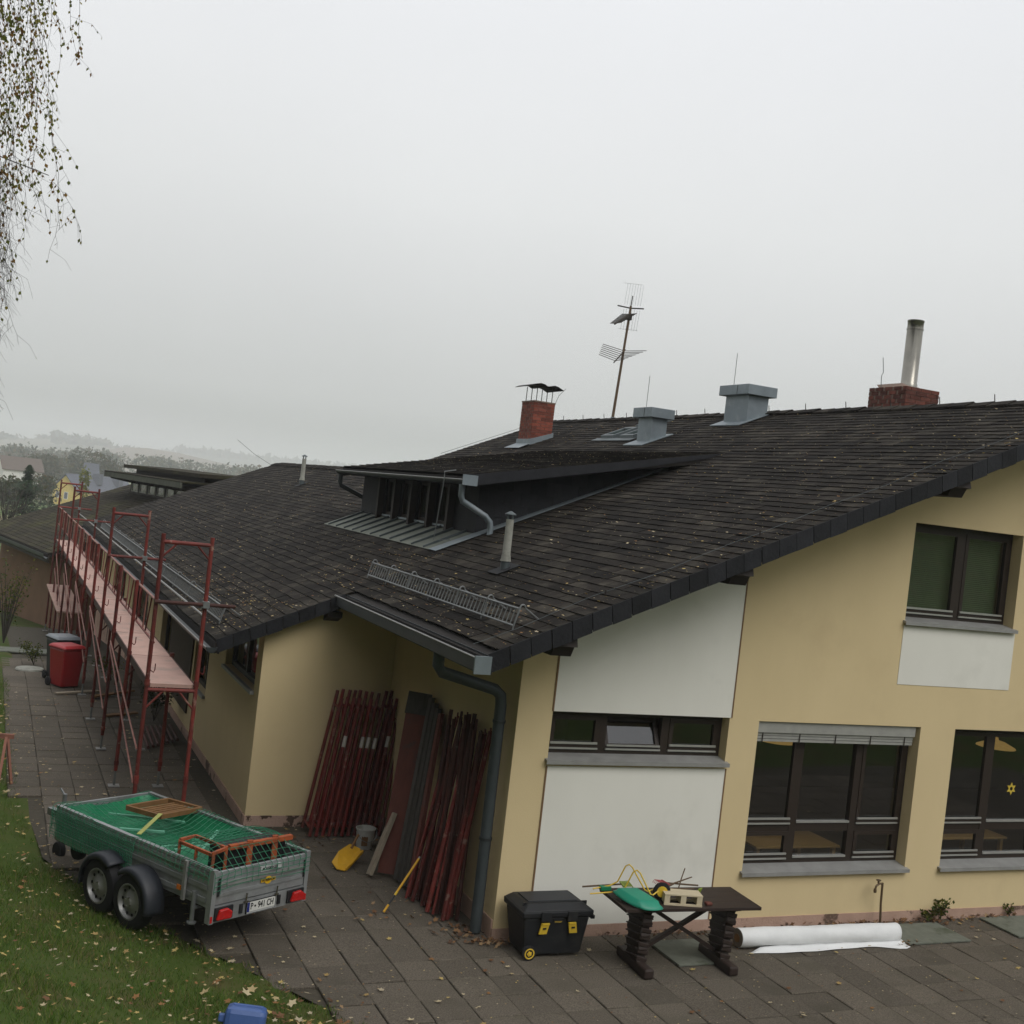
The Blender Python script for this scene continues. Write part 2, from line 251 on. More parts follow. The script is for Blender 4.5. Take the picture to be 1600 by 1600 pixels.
# ------------------------------------------------------------------ mesh helpers
WL = {}
def V3(p): return Vector(p)
class MB:
    """collects shapes in world coordinates; build() links them as one mesh object"""
    def __init__(s): s.v = []; s.f = []; s.mi = []; s.cur = 0
    def add(s, vs, fs):
        o = len(s.v); s.v += [tuple(p) for p in vs]; s.f += [tuple(i+o for i in f) for f in fs]; s.mi += [s.cur]*len(fs); return s
    def quad(s, a, b, c, d): return s.add([a, b, c, d], [(0, 1, 2, 3)])
    def poly(s, ps): return s.add(ps, [tuple(range(len(ps)))])
    def box(s, lo, hi):
        (a, b, c), (d, e, f) = lo, hi
        return s.add([(a,b,c),(d,b,c),(d,e,c),(a,e,c),(a,b,f),(d,b,f),(d,e,f),(a,e,f)],
                     [(0,3,2,1),(4,5,6,7),(0,1,5,4),(1,2,6,5),(2,3,7,6),(3,0,4,7)])
    def obox(s, c, ax, ay, az):
        c, ax, ay, az = map(V3, (c, ax, ay, az))
        P = [c+sx*ax+sy*ay+sz*az for sz in (-1,1) for sx, sy in ((-1,-1),(1,-1),(1,1),(-1,1))]
        return s.add(P, [(0,3,2,1),(4,5,6,7),(0,1,5,4),(1,2,6,5),(2,3,7,6),(3,0,4,7)])
    def bar(s, p, q, w, h, upv=(0,0,1)):
        p, q = V3(p), V3(q); d = q-p; L_ = d.length; d = d/L_; u = V3(upv)
        if abs(d.dot(u)) > 0.98: u = V3((0,1,0)) if abs(d.y) < 0.9 else V3((1,0,0))
        sd_ = d.cross(u).normalized(); u = sd_.cross(d).normalized()
        return s.obox((p+q)/2, d*L_/2, sd_*w/2, u*h/2)
    def tube(s, pts, r, n=8, caps=True, r2=None):
        pts = [V3(p) for p in pts]; m = len(pts); rings = []
        prev = None
        for i, p in enumerate(pts):
            d = (pts[min(i+1, m-1)]-pts[max(i-1, 0)]).normalized()
            if prev is None:
                u = V3((0,0,1)) if abs(d.z) < 0.9 else V3((1,0,0))
                a = d.cross(u).normalized()
            else:
                a = prev-d*prev.dot(d)
                a = a.normalized() if a.length > 1e-6 else d.cross(V3((0.3,0.5,0.8))).normalized()
            b = d.cross(a).normalized(); prev = a
            k = 1.0
            if 0 < i < m-1:
                c = (pts[i]-pts[i-1]).normalized().dot((pts[i+1]-pts[i]).normalized()); k = 1/max(0.5, sqrt((1+c)/2))
            rr = r if r2 is None else r+(r2-r)*i/(m-1)
            rings.append([p+(a*cos(2*pi*j/n)+b*sin(2*pi*j/n))*rr for j in range(n)])
        vs = [p for rg in rings for p in rg]; fs = []
        for i in range(m-1):
            for j in range(n): fs.append((i*n+j, i*n+(j+1)%n, (i+1)*n+(j+1)%n, (i+1)*n+j))
        if caps: fs.append(tuple(range(n-1, -1, -1))); fs.append(tuple((m-1)*n+j for j in range(n)))
        return s.add(vs, fs)
    def lathe(s, c, axis, prof, n=20):
        """prof: (radius, distance along axis)"""
        c, d = V3(c), V3(axis).normalized(); u = V3((0,0,1)) if abs(d.z) < 0.9 else V3((1,0,0))
        a = d.cross(u).normalized(); b = d.cross(a)
        vs = []; fs = []
        for r, t in prof:
            for j in range(n): vs.append(c+d*t+(a*cos(2*pi*j/n)+b*sin(2*pi*j/n))*r)
        for i in range(len(prof)-1):
            for j in range(n): fs.append((i*n+j, i*n+(j+1)%n, (i+1)*n+(j+1)%n, (i+1)*n+j))
        fs.append(tuple(range(n-1, -1, -1))); fs.append(tuple((len(prof)-1)*n+j for j in range(n)))
        return s.add(vs, fs)
    def prism(s, poly, ext):
        e = V3(ext); n = len(poly); P = [V3(p) for p in poly]
        fs = [tuple(range(n-1, -1, -1)), tuple(range(n, 2*n))]+[(i, (i+1)%n, n+(i+1)%n, n+i) for i in range(n)]
        return s.add(P+[p+e for p in P], fs)
    def build(s, name, m, parent=None, smooth=False, label=None, cat=None, group=None, kind=None, bevel=0, solid=0, sub=0):
        return link(name, np.array(s.v, dtype=float), s.f, m, parent, smooth, label, cat, group, kind, bevel, solid, s.mi, sub)
def link(name, v, f, m, parent=None, smooth=False, label=None, cat=None, group=None, kind=None, bevel=0, solid=0, mi=None, sub=0):
    v = np.asarray(v, dtype=float)
    lo, hi = v.min(0), v.max(0); c = (lo+hi)/2; c[2] = lo[2]
    me = bpy.data.meshes.new(name); me.from_pydata((v-c).tolist(), [], f); 
    ms = m if isinstance(m, (list, tuple)) else [m]
    for x in ms: me.materials.append(MATS[x])
    if len(ms) > 1 and mi is not None: me.polygons.foreach_set('material_index', mi)
    if smooth: me.polygons.foreach_set('use_smooth', [True]*len(me.polygons))
    me.update()
    o = bpy.data.objects.new(name, me); COL.objects.link(o); place(o, Vector(c), parent)
    if smooth and smooth != 'full':
        try: me.set_sharp_from_angle(angle=radians(40))
        except Exception: pass
    if solid: md = o.modifiers.new('s', 'SOLIDIFY'); md.thickness = solid
    if sub: md = o.modifiers.new('u', 'SUBSURF'); md.levels = sub; md.render_levels = sub
    if bevel: md = o.modifiers.new('b', 'BEVEL'); md.width = bevel; md.segments = 2; md.limit_method = 'ANGLE'; md.angle_limit = radians(35)
    tag(o, label, cat, group, kind); return o
def place(o, c, parent):
    o.location = c; WL[o.name] = Vector(c)
    if parent is not None:
        o.parent = parent; o.matrix_parent_inverse = Matrix.Translation(-WL[parent.name])
def tag(o, label=None, cat=None, group=None, kind=None):
    if label: o['label'] = label
    if cat: o['category'] = cat
    if group: o['group'] = group
    if kind: o['kind'] = kind
    return o
def thing(name, loc, label, cat, group=None, kind=None):
    o = bpy.data.objects.new(name, None); COL.objects.link(o); o.empty_display_size = 0.2; place(o, Vector(loc), None); return tag(o, label, cat, group, kind)
def inst(name, me, mtx, parent):
    """another object sharing mesh data; mtx is its world matrix"""
    o = bpy.data.objects.new(name, me); COL.objects.link(o)
    if parent is not None:
        o.parent = parent; o.matrix_parent_inverse = Matrix.Translation(-WL[parent.name])
    o.matrix_basis = mtx; WL[o.name] = mtx.to_translation(); return o
def meshdata(name, v, f, m):
    me = bpy.data.meshes.new(name); me.from_pydata([tuple(p) for p in v], [], f); me.materials.append(MATS[m]); me.update(); return me
def smoothstep(a, b, x):
    t = min(1.0, max(0.0, (x-a)/(b-a))); return t*t*(3-2*t)

# ------------------------------------------------------------------ terrain
EDGE = [(-4.5, 60), (-4.5, 16), (-4.62, 11), (-4.5, 5.6), (-4.34, 3.1), (-3.75, 1.35), (-3.04, 0.3), (-2.41, -0.8), (-1.94, -1.67), (-1.1, -3.0), (0.4, -4.7), (3.2, -6.3), (9, -7.6), (40, -9)]
def edge_d(x, y):
    """signed distance to the lawn edge, positive on the lawn (numpy arrays)"""
    x = np.asarray(x, float); y = np.asarray(y, float); best = np.full(x.shape, 1e9); sg = np.ones(x.shape)
    for (ax, ay), (bx, by) in zip(EDGE[:-1], EDGE[1:]):
        dx, dy = bx-ax, by-ay; L2 = dx*dx+dy*dy
        t = np.clip(((x-ax)*dx+(y-ay)*dy)/L2, 0, 1); px, py = ax+t*dx, ay+t*dy
        d = np.hypot(x-px, y-py); cr = dx*(y-ay)-dy*(x-ax)
        m = d < best-1e-9; best = np.where(m, d, best); sg = np.where(m, np.where(cr < 0, 1.0, -1.0), sg)
    return best*sg
def sstep(a, b, x):
    t = np.clip((x-a)/(b-a), 0, 1); return t*t*(3-2*t)
FALL_Y = [-1e4, 14, 20, 31, 60, 130, 260, 420, 900, 1e5]
FALL_Z = [0, 0, -0.35, -1.25, -3.0, -5.0, -7.2, -10.5, -12, -12]
def ground_z(x, y):
    x = np.asarray(x, float); y = np.asarray(y, float)
    d = np.maximum(edge_d(x, y), 0)
    k = 0.40*(1-0.82*sstep(-1.0, 6.0, y))
    dd = np.where(d > 26, 26+(d-26)*0.12, d)
    rise = k*(np.sqrt(dd*dd+1.2)-sqrt(1.2))*(1-sstep(22, 60, y))
    rise = rise + 0.03*np.sin(x*1.7+0.6*y)*sstep(0.4, 2.0, d)*(1-sstep(22, 60, y))
    rise = rise*(1-sstep(6, 26, -x-0.6*np.maximum(6-y, 0)*(y < 6))*sstep(-6, 12, y))
    fall = np.interp(y, FALL_Y, FALL_Z)
    left = -np.interp(np.maximum(-x-25, 0), [0, 100, 1000], [0, 6, 10])*sstep(5, 60, y)
    return rise+fall+left
def axis(parts):
    a = []
    for lo, hi, n in parts: a += list(np.linspace(lo, hi, n, endpoint=False))
    return np.array(a+[parts[-1][1]])
gx = axis([(-4000, -400, 10), (-400, -60, 12), (-60, -12, 16), (-12, 3, 60), (3, 30, 14), (30, 300, 10), (300, 5000, 12)])
gy = axis([(-600, -60, 8), (-60, -14, 14), (-14, 16, 90), (16, 60, 22), (60, 420, 24), (420, 1000, 8), (1000, 6000, 8)])
X, Y = np.meshgrid(gx, gy); Zg = ground_z(X, Y)
dd = edge_d(X, Y)
Zg = np.where((dd < 0) & (Y < 60), Zg-0.075, Zg)         # the bed below the paving
nx, ny = len(gx), len(gy)
gv = np.stack([X.ravel(), Y.ravel(), Zg.ravel()], 1)
gf = [(j*nx+i, j*nx+i+1, (j+1)*nx+i+1, (j+1)*nx+i) for j in range(ny-1) for i in range(nx-1)]
link('ground', gv, gf, 'ground_turf', smooth='full', kind='structure', label='grass bank and valley floor round the house')

# paving bed: a sheet of soil 3 cm below the slab tops, following the fall of the lane
pav = MB()
def in_pave(x, y): return float(edge_d(np.array([x]), np.array([y]))[0]) < 0.02
PB = []
ys = list(np.arange(-9, 30.1, 0.75))
for y0, y1 in zip(ys[:-1], ys[1:]):
    row = []
    for y in (y0, y1):
        xs = np.arange(-6, 16, 0.05); e = edge_d(xs, np.full(xs.shape, y)); xl = xs[np.argmax(e < 0.0)] if (e < 0).any() else 16
        row.append(min(xl, 15.9))
    z0, z1 = float(np.interp(y0, FALL_Y, FALL_Z))-0.03, float(np.interp(y1, FALL_Y, FALL_Z))-0.03
    xr = 16 if y0 < 0 else (0.2 if y0 < 4.2 else -1.6)
    if row[0] < xr and row[1] < xr: pav.quad((row[0], y0, z0), (xr, y0, z0), (xr, y1, z1), (row[1], y1, z1))
pavement = pav.build('pavement', 'soil', kind='structure', label='dark exposed aggregate paving round the house')

# slabs
PITCH = 0.425; SL = 0.417
def slab_mesh(i):
    h = SL/2; c = 0.007; r = random.Random(i)
    j = [(r.uniform(-.004, .004), r.uniform(-.004, .004)) for _ in range(4)]
    q = [(-h, -h), (h, -h), (h, h), (-h, h)]
    v = [(x+a, y+b, -0.045) for (x, y), (a, b) in zip(q, j)]+[(x+a, y+b, -c) for (x, y), (a, b) in zip(q, j)]+[((x+a)*(1-c/h), (y+b)*(1-c/h), 0.0) for (x, y), (a, b) in zip(q, j)]
    f = [(0,1,5,4),(1,2,6,5),(2,3,7,6),(3,0,4,7),(4,5,9,8),(5,6,10,9),(6,7,11,10),(7,4,8,11),(8,9,10,11)]
    return v, f
slabs = []
for i in range(-12, 34):
    for j in range(-20, 46):
        cx, cy = -0.21+0.02+i*PITCH, -0.235+j*PITCH
        if cy > -0.1:
            if cy < 4.2 and cx > -0.18: continue
            if cy > 4.0 and cx > -1.98: continue
        if cy > 18: continue
        cs = edge_d(np.array([cx-.2, cx+.2, cx-.2, cx+.2]), np.array([cy-.2, cy-.2, cy+.2, cy+.2]))
        if cs.max() > 0.16: continue
        if cx > 12 or cy < -7: continue
        slabs.append((cx, cy))
def cam_area(x, y, z):
    d = Vector((x, y, z))-CAMP; dp = d.dot(fwd)
    if dp < 0.5: return 0, 0, 0
    return dp, 800+1850*d.dot(rt)/dp, 800-1850*d.dot(up)/dp
def score(p):
    dp, px, py = cam_area(p[0], p[1], 0)
    vis = -40 < px < 1640 and 0 < py < 1640 and dp > 0
    if 2.2 < p[1] < 3.8 and p[0] > -0.4: vis = False
    return (0 if vis else 1, dp)
slabs.sort(key=score)
SLM = [meshdata('paving_slab', *slab_mesh(k), 'slab') for k in range(4)]
rest = MB()
for k, (cx, cy) in enumerate(slabs):
    z = float(np.interp(cy, FALL_Y, FALL_Z))+random.uniform(-0.006, 0.004)
    M = Matrix.Translation((cx+random.uniform(-.004, .004), cy+random.uniform(-.004, .004), z)) @ Matrix.Rotation(random.uniform(-.006, .006), 4, 'Z') @ Matrix.Rotation(random.uniform(-.009, .009), 4, 'X') @ Matrix.Rotation(random.uniform(-.009, .009), 4, 'Y')
    if k < 300: inst('paving_slab', SLM[k % 4], M, pavement)
    else:
        v, f = slab_mesh(k % 4); rest.add([M @ Vector(p) for p in v], f)
rest.build('paving_slabs_beyond', 'slab', pavement, kind='stuff')

# ------------------------------------------------------------------ house: geometry constants
A_, B_ = 0.4366, 3.489          # roof plane z = A_ x + B_
def rz(x): return A_*x+B_
EA, EB, RA, RB = -0.85, -2.47, 7.33, 3.38       # eaves and ridges (x)
VY, BY, AFAR, BFAR = -1.0, 3.93, 16.0, 28.6     # verges (y)
TH = math.atan(A_)
house = thing('house', (3, 6, 0), 'large yellow rendered house with one long dark tiled roof and scaffolding beside it', 'house')

# walls: front sheet with openings and reveals
def wall_sheet(mb, xs, holes, ztop, zbot, y, reveal):
    """front sheet in the plane y; xs are column breaks, holes (x0,x1,z0,z1)"""
    for x0, x1 in zip(xs[:-1], xs[1:]):
        hs = sorted([h for h in holes if h[0] <= x0+1e-6 and h[1] >= x1-1e-6], key=lambda h: h[2]); z = zbot
        for h in hs:
            mb.quad((x0, y, z), (x1, y, z), (x1, y, h[2]), (x0, y, h[2])); z = h[3]
        mb.quad((x0, y, z), (x1, y, z), (x1, y, ztop(x1)), (x0, y, ztop(x0)))
    for x0, x1, z0, z1 in holes:
        r = y+reveal
        mb.quad((x0, y, z0), (x0, r, z0), (x0, r, z1), (x0, y, z1)); mb.quad((x1, y, z1), (x1, r, z1), (x1, r, z0), (x1, y, z0))
        mb.quad((x0, y, z1), (x0, r, z1), (x1, r, z1), (x1, y, z1)); mb.quad((x0, y, z0), (x1, y, z0), (x1, r, z0), (x0, r, z0))
W1 = (3.07, 5.49, 0.64, 2.405); W2 = (6.05, 8.47, 0.64, 2.395); WU = (5.04, 6.82, 3.685, 4.905); WN = (0.41, 2.66, 1.905, 2.43)
ztopA = lambda x: (rz(x) if x <= RA else rz(2*RA-x))-0.10
m = MB(); wall_sheet(m, sorted({0, .41, 2.66, 3.07, 5.04, 5.49, 6.05, 6.82, 7.33, 8.47, 14.66}), [W1, W2, WU, WN], ztopA, 0.06, 0.0, 0.30)
m.build('wall', 'plaster', house, label='yellow rendered gable wall')
m = MB(); m.quad((0, BY+.22, .06), (0, 0, .06), (0, 0, ztopA(0)), (0, BY+.22, ztopA(0))); m.build('wall', 'plaster', house)
YB = 4.15; XB = -1.80
m = MB(); m.quad((XB, YB, .06), (0, YB, .06), (0, YB, ztopA(0)), (XB, YB, ztopA(XB))); m.build('wall', 'plaster', house)
# long side wall with its band of windows
def sidewall(mb, ys, holes, x, zb, zt, reveal):
    for y0, y1 in zip(ys[:-1], ys[1:]):
        hs = sorted([h for h in holes if h[0] <= y0+1e-6 and h[1] >= y1-1e-6], key=lambda h: h[2]); z = zb
        for h in hs: mb.quad((x, y1, z), (x, y0, z), (x, y0, h[2]), (x, y1, h[2])); z = h[3]
        if z < zt-1e-3: mb.quad((x, y1, z), (x, y0, z), (x, y0, zt), (x, y1, zt))
    for y0, y1, z0, z1 in holes:
        r = x+reveal
        mb.quad((x, y0, z0), (r, y0, z0), (r, y0, z1), (x, y0, z1)); mb.quad((x, y1, z1), (r, y1, z1), (r, y1, z0), (x, y1, z0)); mb.quad((x, y0, z0), (x, y1, z0), (r, y1, z0), (r, y0, z0)); mb.quad((x, y0, z1), (r, y0, z1), (r, y1, z1), (x, y1, z1))
SB = [(4.47, 6.6, 1.70, 2.45), (7.95, 9.3, 0.95, 2.45), (12.2, 13.6, .15, 2.45), (16, 19, .8, 2.45), (21, 24, .8, 2.45)]
zt = ztopA(XB)
m = MB(); sidewall(m, sorted({YB, 28.2}|{h[0] for h in SB}|{h[1] for h in SB}), SB, XB, -1.6, zt, 0.2); m.build('wall', 'plaster', house)
for (y0, y1, z0, z1) in SB:
    f = MB()
    for yy in (y0+.035, (y0+y1)/2, y1-.035): f.box((XB+.10, yy-.035, z0), (XB+.17, yy+.035, z1))
    f.box((XB+.10, y0+.07, z0), (XB+.17, y1-.07, z0+.07)); f.box((XB+.10, y0+.07, z1-.07), (XB+.17, y1-.07, z1))
    wd = f.build('window', 'frame_brown', house)
    MB().box((XB+.13, y0+.02, z0+.02), (XB+.14, y1-.02, z1-.02)).build('pane', 'glass', wd)
    MB().box((XB-.05, y0-.02, z0-.05), (XB+.10, y1+.02, z0-.004)).build('sill', 'alu_sill', wd)
m = MB(); m.box((XB-.03, 9.45, 0.35), (XB-.002, 12.1, zt-.02)); m.build('cladding', 'brown_cladding', house, label='brown vertical timber cladding under the eave')
# hidden far sides so that no light enters
m = MB(); m.quad((XB, 28.2, -1.6), (3.4, 28.2, -1.6), (3.4, 28.2, rz(3.4)-.1), (XB, 28.2, zt)); m.quad((3.4, 15.6, 0), (14.66, 15.6, 0), (14.66, 15.6, ztopA(14.66)), (RA, 15.6, ztopA(RA)));
m.poly([(3.4, 15.6, 0), (RA, 15.6, 0), (RA, 15.6, ztopA(RA)), (3.4, 15.6, ztopA(3.4))]); m.quad((14.66, 0, 0), (14.66, 15.6, 0), (14.66, 15.6, ztopA(14.66)), (14.66, 0, ztopA(14.66)))
m.quad((9.2, 15.6, -1.6), (9.2, 28.2, -1.6), (9.2, 28.2, 2.4), (9.2, 15.6, 2.4)); m.quad((3.4, 28.2, -1.6), (9.2, 28.2, -1.6), (9.2, 28.2, 2.4), (3.4, 28.2, rz(3.4)-.1))
m.build('wall', 'plaster', house)
# plinths
m = MB(); m.box((-.012, -.014, -.2), (14.66, .02, .115)); m.build('plinth', 'pink_plinth', house)
m = MB(); m.box((-.016, .02, -.2), (.02, YB-.014, .20)); m.build('plinth', 'pink_plinth', house)
m = MB(); m.box((XB-.012, YB-.016, -.2), (-.02, YB+.02, .115)); m.build('plinth', 'flaking_plinth', house, label='flaking brown and pink plinth of the end wall')
m = MB(); m.box((XB-.016, YB+.02, -1.7), (XB+.02, 28.2, .115)); m.build('plinth', 'pink_plinth', house)
# white panels (a few millimetres proud) with rusty edge strips
for (x0, x1, z0, z1) in ((.418, 2.672, .118, 1.845), (5.03, 6.86, 2.92, 3.645)):
    MB().box((x0, -.006, z0), (x1, .01, z1)).build('white_panel', 'white_plaster', house, label='white rendered panel')
MB().prism([(.418, -.006, 2.432), (2.672, -.006, 2.432), (2.672, -.006, ztopA(2.672)), (.418, -.006, ztopA(.418))], (0, .016, 0)).build('white_panel', 'white_plaster', house, label='white rendered panel under the verge')
for x in (.409, 2.681):
    MB().box((x-.009, -.010, .118), (x+.009, .004, 1.845)).build('edge_strip', 'rust_edge', house)
    MB().box((x-.009, -.010, 2.432), (x+.009, .004, ztopA(x))).build('edge_strip', 'rust_edge', house)

# windows of the gable wall
def rect_frame(mb, x0, x1, z0, z1, y, w, d):
    mb.box((x0, y, z0), (x0+w, y+d, z1)); mb.box((x1-w, y, z0), (x1, y+d, z1)); mb.box((x0+w, y, z0), (x1-w, y+d, z0+w)); mb.box((x0+w, y, z1-w), (x1-w, y+d, z1))
def gable_window(op, muls, mid, sash, yf=.17, shutter=False, label=None):
    x0, x1, z0, z1 = op; zs = z0+.05
    f = MB(); rect_frame(f, x0, x1, zs, z1, yf, .06, .07)
    for x in muls: f.box((x-.05, yf-.004, zs+.06), (x+.05, yf+.074, z1-.06))
    cols = list(zip([x0+.06]+[x+.05 for x in muls], [x-.05 for x in muls]+[x1-.06]))
    if mid:
        for a, b in cols: f.box((a, yf+.003, mid-.05), (b, yf+.067, mid+.05))
    wd = f.build('window', 'frame_brown', house, label=label)
    for i, (a, b) in enumerate(cols):
        rows = [(zs+.06, mid-.05), (mid+.05, z1-.06)] if mid else [(zs+.06, z1-.06)]
        for (c, d) in rows:
            if sash[i] == 'sash':
                s_ = MB(); rect_frame(s_, a, b, c, d, yf-.012, .05, .05); s_.build('sash', 'frame_brown', wd)
                MB().box((a+.04, yf+.012, c+.04), (b-.04, yf+.018, d-.04)).build('pane', 'glass', wd)
                r_ = MB(); r_.box((a+.01, yf-.030, c+.045), (b-.01, yf-.013, c+.068)); r_.box((a, yf-.026, c-.012), (b, yf-.004, c+.006)); r_.build('drip_rail', 'alu', wd)
            elif sash[i] == 'fixed':
                MB().box((a+.002, yf+.030, c), (b-.002, yf+.036, d)).build('pane', 'glass', wd)
                MB().box((a, yf-.016, c+.002), (b, yf+.028, c+.024)).build('drip_rail', 'alu', wd)
            elif sash[i] == 'tilt':
                # bottom-hung sash tilted inwards: the glass leans back and mirrors the sky
                h = d-c; t = radians(24); ay = V3((0, sin(t), cos(t)))
                base = V3(((a+b)/2, yf+.012, c)); hw = (b-a)/2; s_ = MB()
                for sx in (-1, 1): s_.obox(base+V3((sx*(hw-.025), 0, 0))+ay*h/2, V3((.025, 0, 0)), V3((0, cos(t), -sin(t)))*.025, ay*h/2)
                s_.obox(base+ay*.025, V3((hw-.05, 0, 0)), V3((0, cos(t), -sin(t)))*.025, ay*.025); s_.obox(base+ay*(h-.025), V3((hw-.05, 0, 0)), V3((0, cos(t), -sin(t)))*.025, ay*.025)
                s_.build('sash', 'frame_brown', wd, label='sash tilted inwards')
                MB().obox(base+ay*h/2, V3((hw-.045, 0, 0)), V3((0, cos(t), -sin(t)))*.003, ay*(h/2-.045)).build('pane', 'glass', wd)
                r_ = MB(); r_.box((a+.01, yf-.030, c+.030), (b-.01, yf-.015, c+.050)); r_.box((a, yf-.026, c-.012), (b, yf-.004, c+.006)); r_.build('drip_rail', 'alu', wd)
    s_ = MB(); s_.prism([(x0-.03, -.055, z0-.012), (x0-.03, -.055, z0+.012), (x0-.03, yf+.01, z0+.055), (x0-.03, yf+.01, z0+.030)], (x1-x0+.06, 0, 0)); s_.box((x0-.032, -.062, z0-.03), (x1+.032, -.052, z0+.012))
    s_.build('sill', 'alu_sill', wd)
    if shutter:
        b_ = MB(); b_.box((x0+.004, .03, z1-.135), (x1-.05, .16, z1-.003)); b_.build('shutter_box', 'shutter', wd)
        for k in range(3):
            z = z1-.142-.036*k; MB().box((x0+.01, .05+.004*k, z-.030), (x1-.06, .13, z)).build('shutter_slat', 'shutter', wd)
        for k in range(5):
            x = x0+.1+k*(x1-x0-.3)/4; MB().box((x, .044, z1-.26), (x+.012, .049, z1-.137)).build('shutter_tape', 'frame_brown', wd)
    return wd
wn1 = gable_window(W1, (3.84, 4.73), 1.12, ('sash', 'fixed', 'sash'), shutter=True, label='large three part window with a pulled up grey blind')
wn2 = gable_window(W2, (6.87, 7.76), 1.12, ('sash', 'fixed', 'sash'), label='large three part window with a yellow paper star')
MB().box((W2[0]+.06, .155, W2[3]-.11), (W2[1]-.06, .166, W2[3]-.062)).build('top_board', 'frame_brown', wn2)
wnu = gable_window(WU, (5.98,), None, ('sash', 'sash'), label='upper window with a closed green slatted blind')
wnn = gable_window(WN, (1.11, 1.91), None, ('sash', 'tilt', 'sash'), yf=.14, label='low wide window with its middle sash tilted open')
# paper star on the pane
st = MB(); pts = []
for k in range(12):
    a = pi*k/6; r = .085 if k % 2 == 0 else .045; pts.append((7.33+r*sin(a), .192, 1.60+r*cos(a)))
inn = [(7.33+.026*sin(pi*k/6), .192, 1.60+.026*cos(pi*k/6)) for k in range(12)]
for k in range(12): st.prism([pts[k], pts[(k+1)%12], inn[(k+1)%12], inn[k]], (0, .003, 0))
st.build('paper_star', 'paper_yellow', label='yellow paper star stuck on the window pane', cat='star')
# slatted blind behind the upper window
b_ = MB()
for k in range(44):
    z = WU[2]+.12+k*.0245
    b_.add([(WU[0]+.07, .262, z), (WU[1]-.07, .262, z), (WU[1]-.07, .278, z+.019), (WU[0]+.07, .278, z+.019)], [(0, 1, 2, 3)])
b_.build('slatted_blind', 'blind', label='closed green slatted blind behind the upper window', cat='blind')
# rooms
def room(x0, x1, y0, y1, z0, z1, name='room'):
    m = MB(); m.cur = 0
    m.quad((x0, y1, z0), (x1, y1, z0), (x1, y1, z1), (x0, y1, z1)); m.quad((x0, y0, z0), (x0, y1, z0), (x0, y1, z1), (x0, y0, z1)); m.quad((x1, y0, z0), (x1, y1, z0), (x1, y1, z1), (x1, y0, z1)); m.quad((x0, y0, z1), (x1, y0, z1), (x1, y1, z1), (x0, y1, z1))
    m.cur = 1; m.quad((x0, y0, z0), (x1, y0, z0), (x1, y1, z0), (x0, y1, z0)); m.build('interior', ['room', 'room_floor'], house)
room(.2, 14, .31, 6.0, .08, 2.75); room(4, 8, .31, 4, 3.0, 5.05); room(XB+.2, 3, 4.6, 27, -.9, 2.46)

# ------------------------------------------------------------------ roof
roof = MB()
def slab_roof(mb, x0, x1, y0, y1, zf, t=.13, drop=.022):
    P = [(x0, y0, zf(x0)-drop), (x1, y0, zf(x1)-drop), (x1, y1, zf(x1)-drop), (x0, y1, zf(x0)-drop)]
    mb.prism([(p[0], p[1], p[2]-t) for p in P], (0, 0, t))
slab_roof(roof, EA, RA, VY+.02, BY, rz); slab_roof(roof, EB, RA, BY+.02, AFAR, rz); slab_roof(roof, EB, RB, AFAR+.001, BFAR, rz)
rzb = lambda x: rz(2*RA-x); slab_roof(roof, RA+.001, 15.6, VY+.02, AFAR, rzb)
rzc = lambda x: rz(2*RB-x); slab_roof(roof, RB+.001, 9.6, AFAR+.001, BFAR, rzc)
roofo = roof.build('roof', 'roof_deck', house, label='long dark tiled roof sprinkled with leaves')

CT, ST = cos(TH), sin(TH)
TW, CX = 0.382, 0.145
def tile_shape(w, length, seed=0, lo=(.009, .019), hi=(-.011, -.001)):
    """tile in a local frame: X along the course, Y up the slope, Z normal"""
    r = random.Random(seed); h = w/2-.0035; j = [r.uniform(-.010, .008) for _ in range(4)]
    v = [(-h, j[0], lo[0]), (h, j[1], lo[0]), (h, length, hi[0]), (-h, length, hi[0]), (-h, j[0], lo[1]), (h, j[1], lo[1]), (h, length, hi[1]), (-h, length, hi[1])]
    return v, [(0,3,2,1),(4,5,6,7),(0,1,5,4),(1,2,6,5),(2,3,7,6),(3,0,4,7)]
def tile_matrix(x, y, z, th):
    # columns: course direction (-y so that the frame is right-handed), up-slope, normal
    return Matrix(((0, cos(th), -sin(th), x), (-1, 0, 0, y), (0, sin(th), cos(th), z), (0, 0, 0, 1)))
def lay_tiles(regions, zf, th, cx, tw, length):
    """regions: function(x0, x1) giving y intervals; returns list of (x, y, z)"""
    out_ = []
    return out_
tiles = []
k = 0
x = EB
ncourse = int(round((RA-EB)/CX))
for k in range(ncourse):
    x = EB+k*CX
    ivs = []
    if x < EA-.01: ivs = [(BY, BFAR)]
    elif x < RB-.05: ivs = [(VY, BFAR)]
    else: ivs = [(VY, AFAR)]
    off = (k % 2)*TW/2
    for a, b in ivs:
        y = a-off*0.999
        while y < b-.02:
            lo, hi = max(y, a), min(y+TW, b); y += TW
            if hi-lo < .06: continue
            yc = (lo+hi)/2
            if 4.95 < yc < 10.85 and .62 < x+.06 < 4.9: continue         # under the dormer and its apron
            tiles.append((x, yc, hi-lo, k))
def tdist(t):
    d = Vector((t[0], t[1], rz(t[0])))-CAMP; dp, px, py = cam_area(t[0], t[1], rz(t[0]))
    vis = -20 < px < 1620 and 0 < py < 1620
    return (0 if vis else 1, d.length)
tiles.sort(key=tdist)
TM = {}
field = MB(); tf_v = []; tf_f = []
